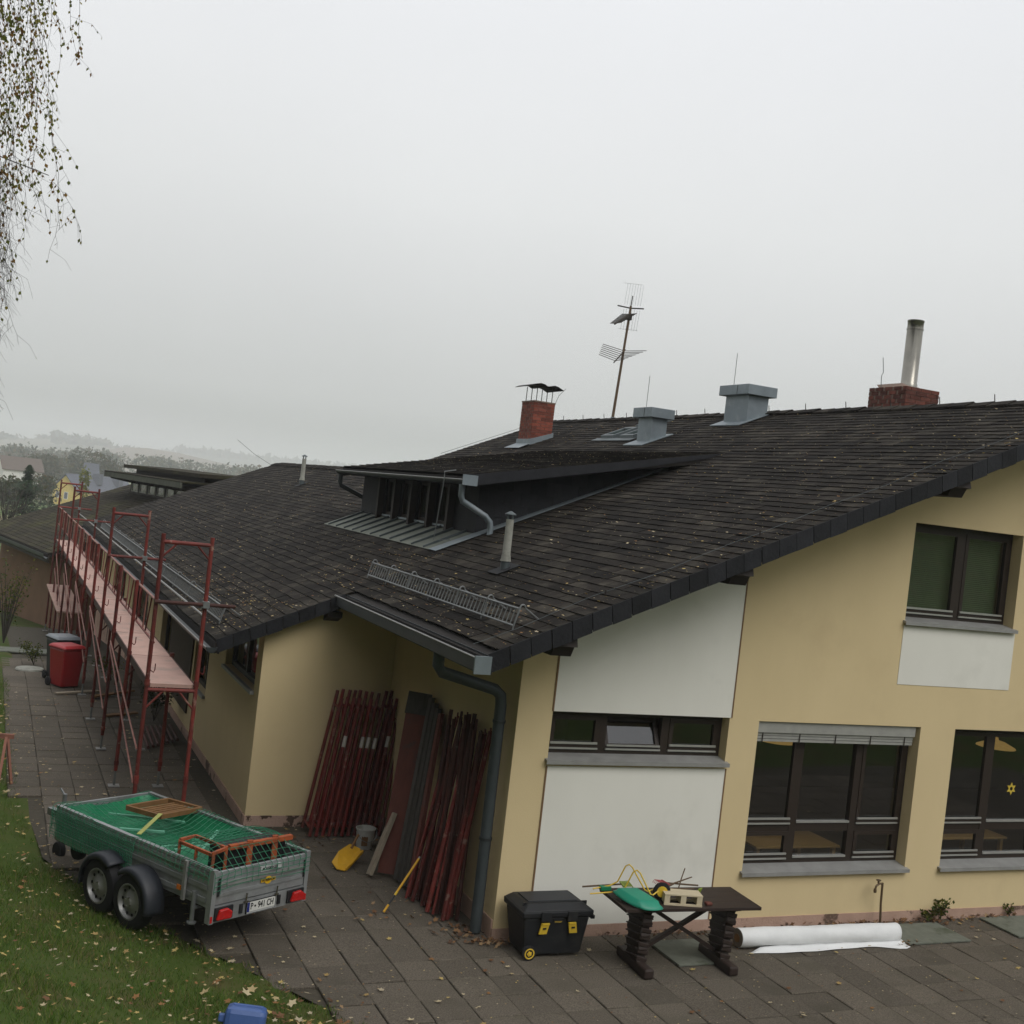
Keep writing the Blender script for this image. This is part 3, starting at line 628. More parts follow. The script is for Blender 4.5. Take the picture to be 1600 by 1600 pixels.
for n_, (x, yc, w_, k) in enumerate(tiles):
    th = TH+random.uniform(-.014, .022)
    M = tile_matrix(x+random.uniform(-.006, .006), yc, rz(x), th) @ Matrix.Rotation(random.uniform(-.007, .007), 4, 'Z')
    if n_ < 300:
        key = (round(w_, 3), n_ % 3)
        if key not in TM: v, f = tile_shape(w_, .30, n_ % 3); TM[key] = meshdata('roof_tile', v, f, 'tile')
        inst('roof_tile', TM[key], M, roofo)
    else:
        v, f = tile_shape(w_, .30, n_ % 7); field.add([M @ Vector(p) for p in v], f)
field.build('roof_tiles_beyond', 'tile', roofo, kind='stuff')
# ridge tiles
rm = meshdata('ridge_tile', *(lambda v: (v, [(0,1,4,3),(1,2,5,4),(0,3,9,6),(2,8,11,5),(6,9,10,7),(7,10,11,8),(0,6,7,1),(1,7,8,2),(3,4,10,9),(4,5,11,10)]))(
    [(-.15, -.20, -.02), (0, -.20, .055), (.15, -.20, -.02), (-.145, .20, -.03), (0, .20, .040), (.145, .20, -.03)] +
    [(-.15, -.20, -.05), (0, -.20, .025), (.15, -.20, -.05), (-.145, .20, -.06), (0, .20, .010), (.145, .20, -.06)]), 'tile')
y = VY+.18
while y < AFAR-.1:
    inst('ridge_tile', rm, Matrix.Translation((RA, y, rz(RA)+.015+random.uniform(-.006, .006))), roofo); y += .38
y = AFAR+.2
while y < BFAR-.1:
    inst('ridge_tile', rm, Matrix.Translation((RB, y, rz(RB)+.015+random.uniform(-.006, .006))), roofo); y += .38
# verge slates
def verge(y, x0, x1, n, hgt, zf, back=False):
    for i in range(n):
        a = x0+(x1-x0)*i/n+.006; b = x0+(x1-x0)*(i+1)/n-.006; t = .010
        yy = y-.016-random.uniform(0, .006)
        sl = random.uniform(-.006, .006)
        P = [(a+.030, yy, zf(a)-hgt+sl), (b+.030, yy-.006, zf(b)-hgt+sl), (b, yy-.008, zf(b)+.020), (a, yy-.002, zf(a)+.020)]
        mb = MB(); mb.prism(P, (0, t, 0)); mb.build('verge_slate', 'slate', roofo)
verge(VY, EA, RA, 39, .165, rz); verge(BY, EB, EA, 8, .15, rz)
m = MB(); m.prism([(EA, VY, rz(EA)-.16), (RA, VY, rz(RA)-.16), (RA, VY, rz(RA)-.02), (EA, VY, rz(EA)-.02)], (0, .02, 0)); m.prism([(RA, VY, rz(RA)-.19), (15.6, VY, rzb(15.6)-.19), (15.6, VY, rzb(15.6)), (RA, VY, rz(RA)-.02)], (0, .02, 0)); m.build('barge_board', 'dark_timber', roofo)
m = MB(); m.prism([(EB, BY, rz(EB)-.16), (EA, BY, rz(EA)-.16), (EA, BY, rz(EA)-.02), (EB, BY, rz(EB)-.02)], (0, .02, 0)); m.build('barge_board', 'dark_timber', roofo)
# purlin ends below the verge
for x in (0.02, 1.98, 4.80):
    zt_ = rz(x)-.16; m = MB()
    m.prism([(x-.13, VY+.06, zt_), (x-.13, VY+.03, zt_-.09), (x-.13, VY+.10, zt_-.10), (x-.13, VY+.16, zt_-.20), (x-.13, .02, zt_-.20), (x-.13, .02, zt_)], (.22, 0, 0)); m.build('purlin', 'dark_timber', house)
m = MB(); m.prism([(-1.05, BY+.03, rz(-1.05)-.15), (-1.05, BY+.03, rz(-1.05)-.22), (-1.05, YB+.02, rz(-1.05)-.30), (-1.05, YB+.02, rz(-1.05)-.15)], (.2, 0, 0)); m.build('purlin', 'dark_timber', house)

# gutters
def gutter(x, y0, y1, z, r, name='gutter', square=False, parent=house):
    pr = []
    if square: prof = [(-r, r*.9), (-r*.98, -r*.75), (-r*.5, -r*1.05), (r*.7, -r*1.0), (r, -r*.6), (r, r*1.2)]
    else: prof = [(-r*cos(t), -r*sin(t)) for t in np.linspace(0, pi, 9)]
    m = MB(); n = len(prof)
    for (a, b), (c, d) in zip(prof[:-1], prof[1:]):
        m.quad((x+a, y0, z+b), (x+a, y1, z+b), (x+c, y1, z+d), (x+c, y0, z+d))
    m.poly([(x+a, y0, z+b) for a, b in prof]); m.poly([(x+a, y1, z+b) for a, b in reversed(prof)])
    g = m.build(name, 'gutter_metal', parent, solid=.006)
    MB().tube([(x+prof[0][0], y0, z+prof[0][1]), (x+prof[0][0], y1, z+prof[0][1])], .010, 6).build('gutter_lip', 'gutter_lip', g)
    return g
ga = gutter(EA-.05, VY-.02, BY+.05, rz(EA)-.085, .075, square=True)
MB().box((EA-.135, VY-.045, rz(EA)-.17), (EA+.035, VY-.021, rz(EA)+.0)).build('end_plate', 'zinc', ga)
gutter(EB-.05, BY-.06, BFAR-.3, rz(EB)-.075, .075)
MB().box((EB+.05, BY+.05, rz(EB)-.17), (EB+.07, BFAR, rz(EB)-.02)).build('fascia', 'dark_timber', house)
MB().box((EA+.06, VY+.03, rz(EA)-.18), (EA+.08, BY, rz(EA)-.02)).build('fascia', 'dark_timber', house)
# soffits keep the overhang dark
m = MB(); m.quad((EB+.07, BY+.03, rz(EB)-.14), (XB, BY+.03, rz(XB)-.155), (XB, 28.3, rz(XB)-.155), (EB+.07, 28.3, rz(EB)-.14)); m.build('soffit', 'dark_timber', house)
# downpipe at the gable corner
gxp = EA-.05; zg = rz(EA)-.15
dp = MB(); dp.tube([(gxp, .12, zg), (gxp, .12, zg-.13), (gxp+.05, .13, zg-.20), (-.20, .19, 2.60), (-.13, .19, 2.54), (-.115, .19, 2.44), (-.115, .19, .02)], .062, 12)
dpo = dp.build('downpipe', 'pipe_green', house, smooth=True, label='grey green downpipe with a swan neck at the corner')
for z in (1.0, 2.25): MB().tube([(-.115, .19, z), (-.115, .19, z+.03)], .070, 12).build('pipe_clip', 'gutter_metal', dpo)

# ------------------------------------------------------------------ dormer
DS = 0.195                        # dormer roof pitch (rise per metre)
DX0, DX1, DY0, DY1 = 0.90, 5.19, 4.40, 11.05
dz = lambda x: 5.743+DS*(x-5.19)
DW, DN, DF = 1.27, 4.88, 10.80    # front wall x, near and far side walls y
dth = math.atan(DS)
d_ = MB(); slab_roof(d_, DX0, DX1+.1, DY0+.02, DY1, dz, t=.10, drop=.03)
dormer = d_.build('dormer', 'roof_deck', house, label='long shed dormer with a dark window band and slate sides')
dt_v = MB(); k = 0; x = DX0
while x < DX1-.08:
    y = DY0-(k % 2)*TW/2
    while y < DY1-.02:
        lo, hi = max(y, DY0), min(y+TW, DY1); y += TW
        if hi-lo < .06: continue
        v, f = tile_shape(hi-lo, .31, k % 5, lo=(.006, .020), hi=(-.026, -.010)); M = tile_matrix(x, (lo+hi)/2, dz(x), dth+random.uniform(-.01, .012)); dt_v.add([M @ Vector(p) for p in v], f)
    x += .150; k += 1
dt_v.build('dormer_tiles', 'tile', dormer, kind='stuff')
# near verge board of the dormer, tapering into the main roof
m = MB(); m.prism([(DX0, DY0, dz(DX0)-.16), (3.4, DY0, dz(3.4)-.12), (5.15, DY0, dz(5.15)-.04), (5.19, DY0, dz(5.19)+.005), (DX0, DY0, dz(DX0)+.005)], (0, .018, 0)); m.build('verge_board', 'slate', dormer)
m = MB(); m.prism([(DX0, DY1, dz(DX0)-.18), (5.1, DY1, dz(5.1)-.04), (5.1, DY1, dz(5.1)), (DX0, DY1, dz(DX0))], (0, .018, 0)); m.build('verge_board', 'slate', dormer)
MB().quad((DX0+.02, DY0+.03, dz(DX0)-.15), (DX0+.02, DY1-.02, dz(DX0)-.15), (4.6, DY1-.02, dz(4.6)-.14), (4.6, DY0+.03, dz(4.6)-.14)).build('soffit', 'dark_timber', dormer)
# side walls hung with square slates
def slate_wall(y, sgn):
    back = MB(); back.poly([(DW, y, rz(DW)-.05), (5.0, y, rz(5.0)-.05), (5.0, y, dz(5.0)-.1), (DW, y, dz(DW)-.1)][::sgn]); back.build('side_wall', 'roof_deck', dormer)
    z = rz(DW)-.1; row = 0
    while z < 5.6:
        x = DW-(row % 2)*.13
        while x < 4.9:
            xa, xb = max(x, DW-.01), min(x+.262, 4.95); x += .268
            if xb-xa < .05: continue
            if z+.05 > dz(xb)-.13 or z+.22 < rz(xa): continue
            mb = MB(); mb.prism([(xa, y-.020*sgn, max(z, rz(xa)-.06)), (xb, y-.020*sgn, max(z, rz(xb)-.06)), (xb, y-.008*sgn, min(z+.215, dz(xb)-.1)), (xa, y-.008*sgn, min(z+.215, dz(xa)-.1))], (0, .006*sgn, 0))
            mb.build('wall_slate', 'slate', dormer)
        z += .20; row += 1
slate_wall(DN, 1)
m = MB(); m.poly([(DW, DF, rz(DW)-.05), (DW, DF, dz(DW)-.1), (5.0, DF, dz(5.0)-.1), (5.0, DF, rz(5.0)-.05)]); m.build('side_wall', 'slate', dormer)
# front wall with window openings
zf0, zf1 = rz(DW)-.02, dz(DW)-.10
DWIN = [(5.95, 6.70), (6.85, 7.60), (7.75, 8.50), (8.65, 9.40)]
ysd = sorted({DN, DF}|{a for a, b in DWIN}|{b for a, b in DWIN})
m = MB(); sidewall(m, ysd, [(a, b, zf0+.10, zf1-.12) for a, b in DWIN], DW, zf0-.1, zf1+.03, .12); m.build('front_wall', 'slate', dormer)
for a, b in DWIN:
    f = MB(); z0, z1 = zf0+.10, zf1-.12
    for yy in (a+.03, b-.03): f.box((DW+.05, yy-.03, z0), (DW+.10, yy+.03, z1))
    f.box((DW+.05, a+.06, z0), (DW+.10, b-.06, z0+.05)); f.box((DW+.05, a+.06, z1-.05), (DW+.10, b-.06, z1))
    f.build('window_frame', 'frame_brown', dormer)
    MB().box((DW+.07, a+.05, z0+.04), (DW+.076, b-.05, z1-.04)).build('pane', 'glass', dormer)
    MB().box((DW-.02, a, z0-.035), (DW+.05, b, z0-.004)).build('sill', 'zinc', dormer)
for yy in (5.87, 6.775, 7.675, 8.575, 9.48): MB().box((DW-.11, yy-.05, zf0+.0), (DW-.004, yy+.05, zf1)).build('mullion_post', 'dark_timber', dormer)
MB().box((DW+.5, DN+.05, zf0-.1), (DW+.52, DF-.05, zf1)).build('inner_wall', 'room', dormer)
# metal apron with standing seams
AX0 = .60
zap = lambda x: rz(x)+.022
m = MB(); m.quad((AX0, DN-.02, zap(AX0)), (DW+.02, DN-.02, zap(DW)+.01), (DW+.02, DF+.1, zap(DW)+.01), (AX0, DF+.1, zap(AX0))); ap = m.build('apron', 'zinc_moss', dormer, solid=-.006, label='pale metal apron with raised seams')
for i in range(11):
    yy = DN+.32+i*.54; MB().bar((AX0+.01, yy, zap(AX0)+.02), (DW-.01, yy, zap(DW)+.03), .022, .036).build('seam', 'zinc_dark', dormer)
m = MB(); m.quad((AX0-.02, DN-.30, zap(AX0)+.006), (5.0, DN-.12, zap(5.0)+.006), (5.0, DN+.0, zap(5.0)+.010), (AX0-.02, DN+.0, zap(AX0)+.010)); m.build('side_flashing', 'zinc', dormer, solid=-.004)
# dormer gutter and its two downpipes
gd = gutter(DX0-.05, DY0-.05, DY1+.1, dz(DX0)-.075, .065, parent=dormer, name='gutter')
MB().box((DX0-.125, DY0-.075, dz(DX0)-.15), (DX0+.10, DY0-.052, dz(DX0)+.0)).build('end_plate', 'zinc', dormer)
gz = dz(DX0)-.14
MB().tube([(DX0-.05, DY0+.12, gz), (DX0-.05, DY0+.12, gz-.16), (DX0-.02, DY0+.12, gz-.24), (DX0+.36, DY0+.13, gz-.42), (DX0+.44, DY0+.13, gz-.50), (DX0+.46, DY0+.13, gz-.58), (DX0+.46, DY0+.13, gz-.70), (DX0+.40, DY0+.13, gz-.80), (DX0+.28, DY0+.13, gz-.84)], .045, 10).build('downpipe', 'zinc', dormer, smooth=True, label='bent zinc downpipe emptying on to the roof')
MB().tube([(DX0-.05, DY1-.05, gz), (DX0-.05, DY1-.05, gz-.14), (DX0-.02, DY1-.05, gz-.22), (DX0+.40, DF+.06, gz-.40), (DX0+.43, DF+.06, gz-.5), (DX0+.43, DF+.06, rz(DX0+.43)+.03)], .045, 10).build('downpipe', 'gutter_metal', dormer, smooth=True)
MB().tube([(DX0+.02, DY0+.62, dz(DX0)+.06), (DX0-.14, DY0+.66, dz(DX0)+.02), (DX0-.13, DY0+.67, dz(DX0)-.1), (AX0+.16, DY0+.80, zap(AX0+.2)+.05), (AX0+.3, DY0+.5, zap(AX0+.3)+.04)], .008, 5).build('conductor_wire', 'galv', dormer)

# ------------------------------------------------------------------ roof furniture
def brick_block(x0, x1, y0, y1, z0, z1, mt, parent, bl=.21, bh=.068, gap=.009):
    core = MB(); core.box((x0+.008, y0+.008, z0), (x1-.008, y1-.008, z1-.004)); core.build('mortar_core', 'mortar', parent)
    b_ = MB(); z = z0; row = 0
    while z < z1-.02:
        zt_ = min(z+bh-gap, z1)
        for (a0, a1, fx) in ((x0, x1, 0), (x0, x1, 1), (y0, y1, 2), (y0, y1, 3)):
            a = a0-(row % 2)*bl/2
            while a < a1-.02:
                lo, hi = max(a, a0), min(a+bl-gap, a1); a += bl
                if hi-lo < .03: continue
                p = random.uniform(-.002, .003)
                if fx == 0: b_.box((lo, y0-p, z), (hi, y0+.02, zt_))
                elif fx == 1: b_.box((lo, y1-.02, z), (hi, y1+p, zt_))
                elif fx == 2: b_.box((x0-p-.001, lo+.021, z), (x0+.02, hi-.021 if hi-lo > .06 else hi, zt_)) if hi-lo > .045 else None
                else: b_.box((x1-.02, lo+.021, z), (x1+p+.001, hi-.021 if hi-lo > .06 else hi, zt_)) if hi-lo > .045 else None
        z += bh; row += 1
    b_.build('bricks', mt, parent, kind='stuff')
# brick chimney with a curved cap on rods
cx0, cx1, cy0, cy1 = 5.52, 6.02, 12.72, 13.40; cz1 = 6.88
ch = MB(); ch.box((cx0-.012, cy0-.012, cz1), (cx1+.012, cy1+.012, cz1+.03)); cho = ch.build('chimney', 'mortar', house, label='red brick chimney with a curved metal cap on rods')
brick_block(cx0, cx1, cy0, cy1, rz(cx0)-.1, cz1, 'brick', cho)
f = MB(); f.prism([(cx0-.03, cy0-.03, rz(cx0)+.0), (cx1+.03, cy0-.03, rz(cx1)+.0), (cx1+.03, cy0-.03, rz(cx1)+.12), (cx0-.03, cy0-.03, rz(cx0)+.14)], (0, cy1-cy0+.06, 0)); f.build('flashing', 'zinc', cho)
MB().quad((cx0-.30, cy0-.08, rz(cx0-.30)+.045), (cx0-.02, cy0-.08, rz(cx0)+.05), (cx0-.02, cy1+.05, rz(cx0)+.05), (cx0-.30, cy1+.05, rz(cx0-.30)+.045)).build('flashing_apron', 'zinc', cho, solid=.004)
for xx in (cx0+.06, cx1-.06):
    for yy in (cy0+.06, (cy0+cy1)/2, cy1-.06): MB().tube([(xx, yy, cz1+.02), (xx, yy, cz1+.36)], .009, 6).build('rod', 'chimney_cap', cho)
cap = MB(); prof = [(-.13, .335), (-.02, .385), (.12, .415), (.22, .40), (.30, .365), (.38, .375), (.48, .405), (.58, .385), (.72, .325)]
for (a, b), (c, d) in zip(prof[:-1], prof[1:]): cap.quad((cx0+a*.95-.05, cy0-.10, cz1+b), (cx0+c*.95-.05, cy0-.10, cz1+d), (cx0+c*.95-.05, cy1+.10, cz1+d), (cx0+a*.95-.05, cy1+.10, cz1+b))
cap.build('chimney_cap', 'chimney_cap', cho, solid=.012, smooth='full')
MB().tube([(cx1+.04, cy0+.1, rz(cx1)+.2), (cx1+.05, cy0+.1, cz1+.02), (cx1+.12, cy0+.1, cz1+.22), (cx1+.28, cy0+.1, cz1+.40)], .006, 5).build('lightning_rod', 'galv', cho)
# zinc vent boxes
def vent_box(x0, x1, y0, y1, z1, hx, label):
    b_ = MB(); b_.box((x0, y0, rz(x0)-.1), (x1, y1, z1-.16)); o = b_.build('vent_box', 'zinc', house, label=label)
    MB().box((x0-hx, y0-hx, z1-.18), (x1+hx, y1+hx, z1)).build('hood', 'zinc', o, bevel=.006)
    for yy in (y0+(y1-y0)*.33,): MB().box((x0-hx-.004, yy, z1-.178), (x0-hx+.001, yy+.012, z1-.004)).build('seam', 'zinc_dark', o)
    MB().prism([(x0-.22, y0-.10, rz(x0-.22)+.03), (x1+.10, y0-.10, rz(x1+.10)+.03), (x1+.1, y0-.1, rz(x1+.1)+.045), (x0-.22, y0-.1, rz(x0-.22)+.045)], (0, y1-y0+.2, 0)).build('flashing', 'zinc', o)
    MB().tube([(x0+.1, y1-.05, z1), (x0+.1, y1-.05, z1+.62)], .006, 5).build('lightning_rod', 'galv', o)
vent_box(5.66, 5.98, 7.72, 8.22, 6.62, .09, 'narrow zinc vent box with a square hood')
vent_box(6.80, 7.22, 6.40, 7.12, 7.15, .10, 'wide zinc vent box standing by the ridge')
# skylights
for (x0, y0) in ((5.86, 8.75), (5.86, 9.55), (6.55, 9.4)):
    w_, l_ = .50, .55; m = MB()
    for (xa, xb, ya, yb, h0) in ((x0, x0+l_, y0, y0+.07, .03), (x0, x0+l_, y0+w_-.07, y0+w_, .03), (x0, x0+.07, y0+.07, y0+w_-.07, .03), (x0+l_-.07, x0+l_, y0+.07, y0+w_-.07, .03)):
        m.prism([(xa, ya, rz(xa)+.0), (xb, ya, rz(xb)+.0), (xb, ya, rz(xb)+.10), (xa, ya, rz(xa)+.10)], (0, yb-ya, 0))
    o = m.build('skylight', 'zinc_dark', house); MB().prism([(x0+.06, y0+.06, rz(x0+.06)+.07), (x0+l_-.06, y0+.06, rz(x0+l_-.06)+.07), (x0+l_-.06, y0+.06, rz(x0+l_-.06)+.078), (x0+.06, y0+.06, rz(x0+.06)+.078)], (0, w_-.12, 0)).build('pane', 'glass', o)
m = MB(); m.quad((5.72, 8.6, rz(5.72)+.04), (5.86, 8.6, rz(5.86)+.045), (5.86, 10.2, rz(5.86)+.045), (5.72, 10.2, rz(5.72)+.04)); m.build('flashing_apron', 'zinc_dark', house, solid=.004)
# big sooty chimney with a steel flue beyond the ridge
bx0, bx1, by0, by1 = 7.78, 8.46, 3.55, 4.42; bz1 = 7.14
fl = MB(); fl.prism([(bx0+.1, by0+.15, bz1), (bx1-.1, by0+.15, bz1), (bx1-.25, by0+.4, bz1+.10), (bx0+.25, by0+.4, bz1+.10)], (0, .6, 0)); flo = fl.build('chimney', 'mortar', house, label='wide sooty brick chimney carrying a bright steel flue pipe')
brick_block(bx0, bx1, by0, by1, 6.2, bz1, 'brick_sooty', flo)
fc = (8.17, 3.95); MB().lathe((fc[0], fc[1], bz1), (0, 0, 1), [(.135, 0), (.135, .10), (.128, .11), (.128, .98), (.136, .985), (.136, 1.005), (.128, 1.01), (.128, 1.10), (.134, 1.11), (.134, 1.14), (.12, 1.14)], 24).build('flue_pipe', 'steel', flo, smooth=True)
MB().tube([(bx0+.15, by1-.1, bz1), (bx0+.13, by1-.1, bz1+.22), (bx0+.16, by1-.1, bz1+.28), (bx0+.12, by1-.1, bz1+.52)], .006, 5).build('lightning_rod', 'galv', flo)
# soil vent pipes
def soil_pipe(x, y, s=1.0, label=None):
    z0 = rz(x)-.06; m = MB(); m.lathe((x, y, z0), (0, 0, 1), [(.062*s, 0), (.062*s, .20*s)], 14); o = m.build('soil_pipe', 'zinc_dark', house, smooth=True, label=label)
    MB().lathe((x, y, z0+.20*s), (0, 0, 1), [(.075*s, 0), (.066*s, .03*s), (.062*s, .07*s), (.056*s, .09*s), (.053*s, .5*s), (.053*s, .56*s)], 14).build('pipe_shaft', 'vent_pipe', o, smooth=True)
    for a in range(4): MB().box((x+.045*s*cos(a*pi/2+.4)-.008, y+.045*s*sin(a*pi/2+.4)-.008, z0+.76*s), (x+.045*s*cos(a*pi/2+.4)+.008, y+.045*s*sin(a*pi/2+.4)+.008, z0+.83*s)).build('cap_leg', 'zinc_dark', o)
    MB().lathe((x, y, z0+.82*s), (0, 0, 1), [(.078*s, 0), (.075*s, .012*s), (.02*s, .045*s), (.002, .05*s)], 14).build('pipe_cap', 'zinc_dark', o, smooth=True)
    MB().prism([(x-.16, y-.16, rz(x-.16)+.030), (x+.14, y-.16, rz(x+.14)+.030), (x+.14, y-.16, rz(x+.14)+.038), (x-.16, y-.16, rz(x-.16)+.038)], (0, .32, 0)).build('flashing', 'slate', o)
soil_pipe(.57, 2.06, .92, 'weathered soil vent pipe above the snow guard'); soil_pipe(2.12, 19.3, 1.0, 'pale soil vent pipe near the far ridge')
# snow guards
def snow_guard(x, y0, y1, hoops, label):
    z = rz(x)+.03; h = .20; dx = .05
    m = MB(); m.tube([(x-dx*0, y0, z+.03), (x, y1, z+.03)], .011, 6); m.tube([(x+dx, y0, z+h), (x+dx, y1, z+h)], .011, 6); g = m.build('snow_guard', 'galv', house, label=label)
    b_ = MB(); n = int(abs(y1-y0)/.10)
    for i in range(n+1):
        y = y0+(y1-y0)*i/n; b_.bar((x, y, z+.03), (x+dx, y, z+h), .007, .010)
    b_.build('guard_bars', 'galv', g, kind='stuff')
    for i in range(hoops):
        y = y0+(y1-y0)*i/(hoops-1); pth = [(x-.01, y, z-.01), (x+dx*.9, y, z+h+.01)]+[(x+dx+.03-.03*cos(t), y, z+h+.01+.035*sin(t)) for t in np.linspace(.3, pi, 6)]+[(x+.26, y, rz(x+.26)+.03)]
        MB().tube(pth, .009, 5).build('guard_bracket', 'galv', g)
snow_guard(-.41, -.55, 4.45, 7, 'steel grating snow guard above the corner gutter'); snow_guard(-2.27, 4.85, 24.5, 14, 'long steel grating snow guard behind the scaffold')
# roof conductor wires
MB().tube([(EA+.02, VY+.42, rz(EA)+.05)]+[(x, VY+.40+.02*sin(x*3), rz(x)+.05+.012*sin(x*4.3)) for x in np.arange(-.4, 7.3, .4)], .0022, 5).build('conductor_wire', 'zinc_dark', house)
for x in (.55, 2.35, 3.9, 5.4): MB().tube([(x, VY+.40, rz(x)+.01), (x, VY+.40, rz(x)+.075)], .008, 5).build('wire_holder', 'dark_timber', house)
MB().tube([(x, AFAR-.15, rz(x)+.09) for x in np.arange(4.6, 7.3, .5)], .006, 5).build('conductor_wire', 'galv', house)
MB().tube([(3.2, BFAR-.3, rz(3.2)+.05), (2.6, BFAR-.3, rz(3.2)+.35), (2.0, BFAR-.3, rz(3.2)+.75)], .007, 5).build('conductor_wire', 'galv', house)
for y in np.arange(.2, 15, 1.05):
    MB().tube([(RA, y, rz(RA)+.05), (RA-.02, y, rz(RA)+.16)], .007, 5).build('wire_holder', 'dark_timber', house)
# television aerial (it stands on the roof: a thing of its own)
AX, AY = 7.33, 12.4; AZ = rz(AX)
ant = thing('television_aerial', (AX, AY, AZ), 'tall television aerial with two arrays on a rusty mast above the ridge', 'aerial')
top = V3((AX+.14, AY, AZ+2.62))
def onm(t): return V3((AX, AY, AZ))+(top-V3((AX, AY, AZ)))*t
MB().tube([onm(0), onm(1)], .034, 8, r2=.026).build('mast', 'twig', ant)
MB().tube([onm(1), onm(1.05)+V3((.01, 0, .1))], .012, 6).build('mast_tip', 'bark', ant)
sidev = V3((cos(YAW), -sin(YAW), 0)); fw = V3((sin(YAW), cos(YAW), 0))
# lower array: boom towards the camera-left with swept elements
b0 = onm(.60); bd = (-fw*.9-sidev*.42+V3((0, 0, -.62))).normalized()
MB().tube([b0-bd*.12, b0+bd*.62], .014, 6).build('boom', 'bark', ant)
for i in range(7):
    c = b0+bd*(-.05+.095*i); ln = .50-.02*i
    MB().tube([c-sidev*ln+V3((0, 0, .10)), c, c+sidev*(ln-.03*i)+V3((0, 0, .06))], .0075, 4).build('element', 'bark', ant)
# upper array: grid reflector and short directors
b1 = onm(.93); bd1 = (-fw*.8-sidev*.55+V3((0, 0, -.55))).normalized()
MB().tube([b1-bd1*.05, b1+bd1*.7], .02, 6).build('boom', 'bark', ant)
for i in range(11):
    c = b1+bd1*(.02+.062*i); ln = .17-.004*i
    MB().tube([c-sidev*ln-V3((0, 0, .015)), c, c+sidev*ln+V3((0, 0, .035))], .009, 4).build('element', 'bark', ant)
rc = onm(1.0)+fw*.1; 
for sgn in (1, -1):
    for i in range(7):
        c0_ = rc+sidev*(.10-.06*i+.12)+V3((0, 0, .04 if sgn > 0 else -.06)); MB().tube([c0_, c0_+V3((.03*sgn, 0, .48*sgn))], .003, 4).build('reflector_rod', 'galv', ant)
    MB().tube([rc+sidev*.22+V3((0, 0, .52*sgn)), rc-sidev*.22+V3((0, 0, .52*sgn))], .003, 4).build('reflector_rod', 'galv', ant)
MB().tube([onm(.98)-sidev*.3+V3((0, 0, .03)), onm(.98), onm(.98)+sidev*.3+V3((0, 0, .02))], .016, 5).build('element', 'bark', ant)
MB().box(tuple(onm(.9)-V3((.05, .05, .06))), tuple(onm(.9)+V3((.05, .05, .06)))).build('junction_box', 'bark', ant)
MB().lathe((AX, AY, AZ-.05), (0, 0, 1), [(.12, 0), (.06, .09), (.035, .13)], 12).build('mast_collar', 'zinc_dark', ant)

# ------------------------------------------------------------------ things seen through the windows
def wood_table(x, y, w_, d_, z, label):
    t = thing('classroom_table', (x, y, .08), label, 'table', 'classroom tables'); MB().box((x-w_/2, y-d_/2, z-.03), (x+w_/2, y+d_/2, z)).build('tabletop', 'beech', t, bevel=.005)
    for sx in (-1, 1):
        for sy in (-1, 1): MB().box((x+sx*(w_/2-.06)-.025, y+sy*(d_/2-.06)-.025, .08), (x+sx*(w_/2-.06)+.025, y+sy*(d_/2-.06)+.025, z-.03)).build('leg', 'beech', t)
wood_table(4.45, 1.15, 1.3, .8, .70, 'light wooden table inside the large window with the grey blind')
wood_table(7.5, 1.35, 1.4, .8, .72, 'light wooden table inside the window with the paper star')
def emis(name, c, st):
    m_ = bpy.data.materials.new(name); m_.use_nodes = True; MATS[name] = m_; b_ = m_.node_tree.nodes['Principled BSDF']; b_.inputs['Base Color'].default_value = (*c, 1); b_.inputs['Emission Color'].default_value = (*c, 1); b_.inputs['Emission Strength'].default_value = st
emis('bulb', (1.0, 0.72, 0.36), 300.0)
def pendant(x, y, z, label):
    t = thing('pendant_lamp', (x, y, z), label, 'lamp', 'round pendant lamps'); MB().lathe((x, y, z), (0, 0, 1), [(.27, 0), (.26, .015), (.12, .08), (.03, .10), (.02, .14)], 20).build('lamp_shade', 'lamp_shade', t, smooth=True); MB().tube([(x, y, z+.13), (x, y, 2.75)], .006, 5).build('cord', 'ink', t); MB().lathe((x, y, z+.012), (0, 0, 1), [(.010, 0), (.032, .02), (.032, .04), (.012, .06)], 12).build('bulb', 'bulb', t, smooth=True)
pendant(4.25, 1.2, 1.93, 'round straw coloured pendant lamp behind the window with the grey blind'); pendant(8.05, 1.2, 1.93, 'round straw coloured pendant lamp behind the window with the paper star')

# ------------------------------------------------------------------ far wing, turned a little
wing = thing('side_wing', (-2, 36, -1.3), 'far lower wing with a mossy tiled roof beyond the scaffold', 'building')
WO = V3((-3.35, 29.0, 1.32)); wa = radians(11); WYv = V3((-sin(wa), cos(wa), 0)); WXv = V3((cos(wa), sin(wa), 0))
def wp(u, v_, z): return WO+WXv*u+WYv*v_+V3((0, 0, z))
wsl = .40; WLN, WDP = 10.7, 7.0
wz = lambda u: wsl*u
m = MB(); m.prism([wp(0, 0, -.14), wp(WDP, 0, wz(WDP)-.14), wp(WDP, WLN, wz(WDP)-.14), wp(0, WLN, -.14)], (0, 0, .12)); m.prism([wp(WDP, 0, wz(WDP)-.14), wp(2*WDP, 0, -.14), wp(2*WDP, WLN, -.14), wp(WDP, WLN, wz(WDP)-.14)], (0, 0, .12))
wr = m.build('roof', 'roof_deck', wing)
wt = MB(); wth = math.atan(wsl); k = 0; u = -.02
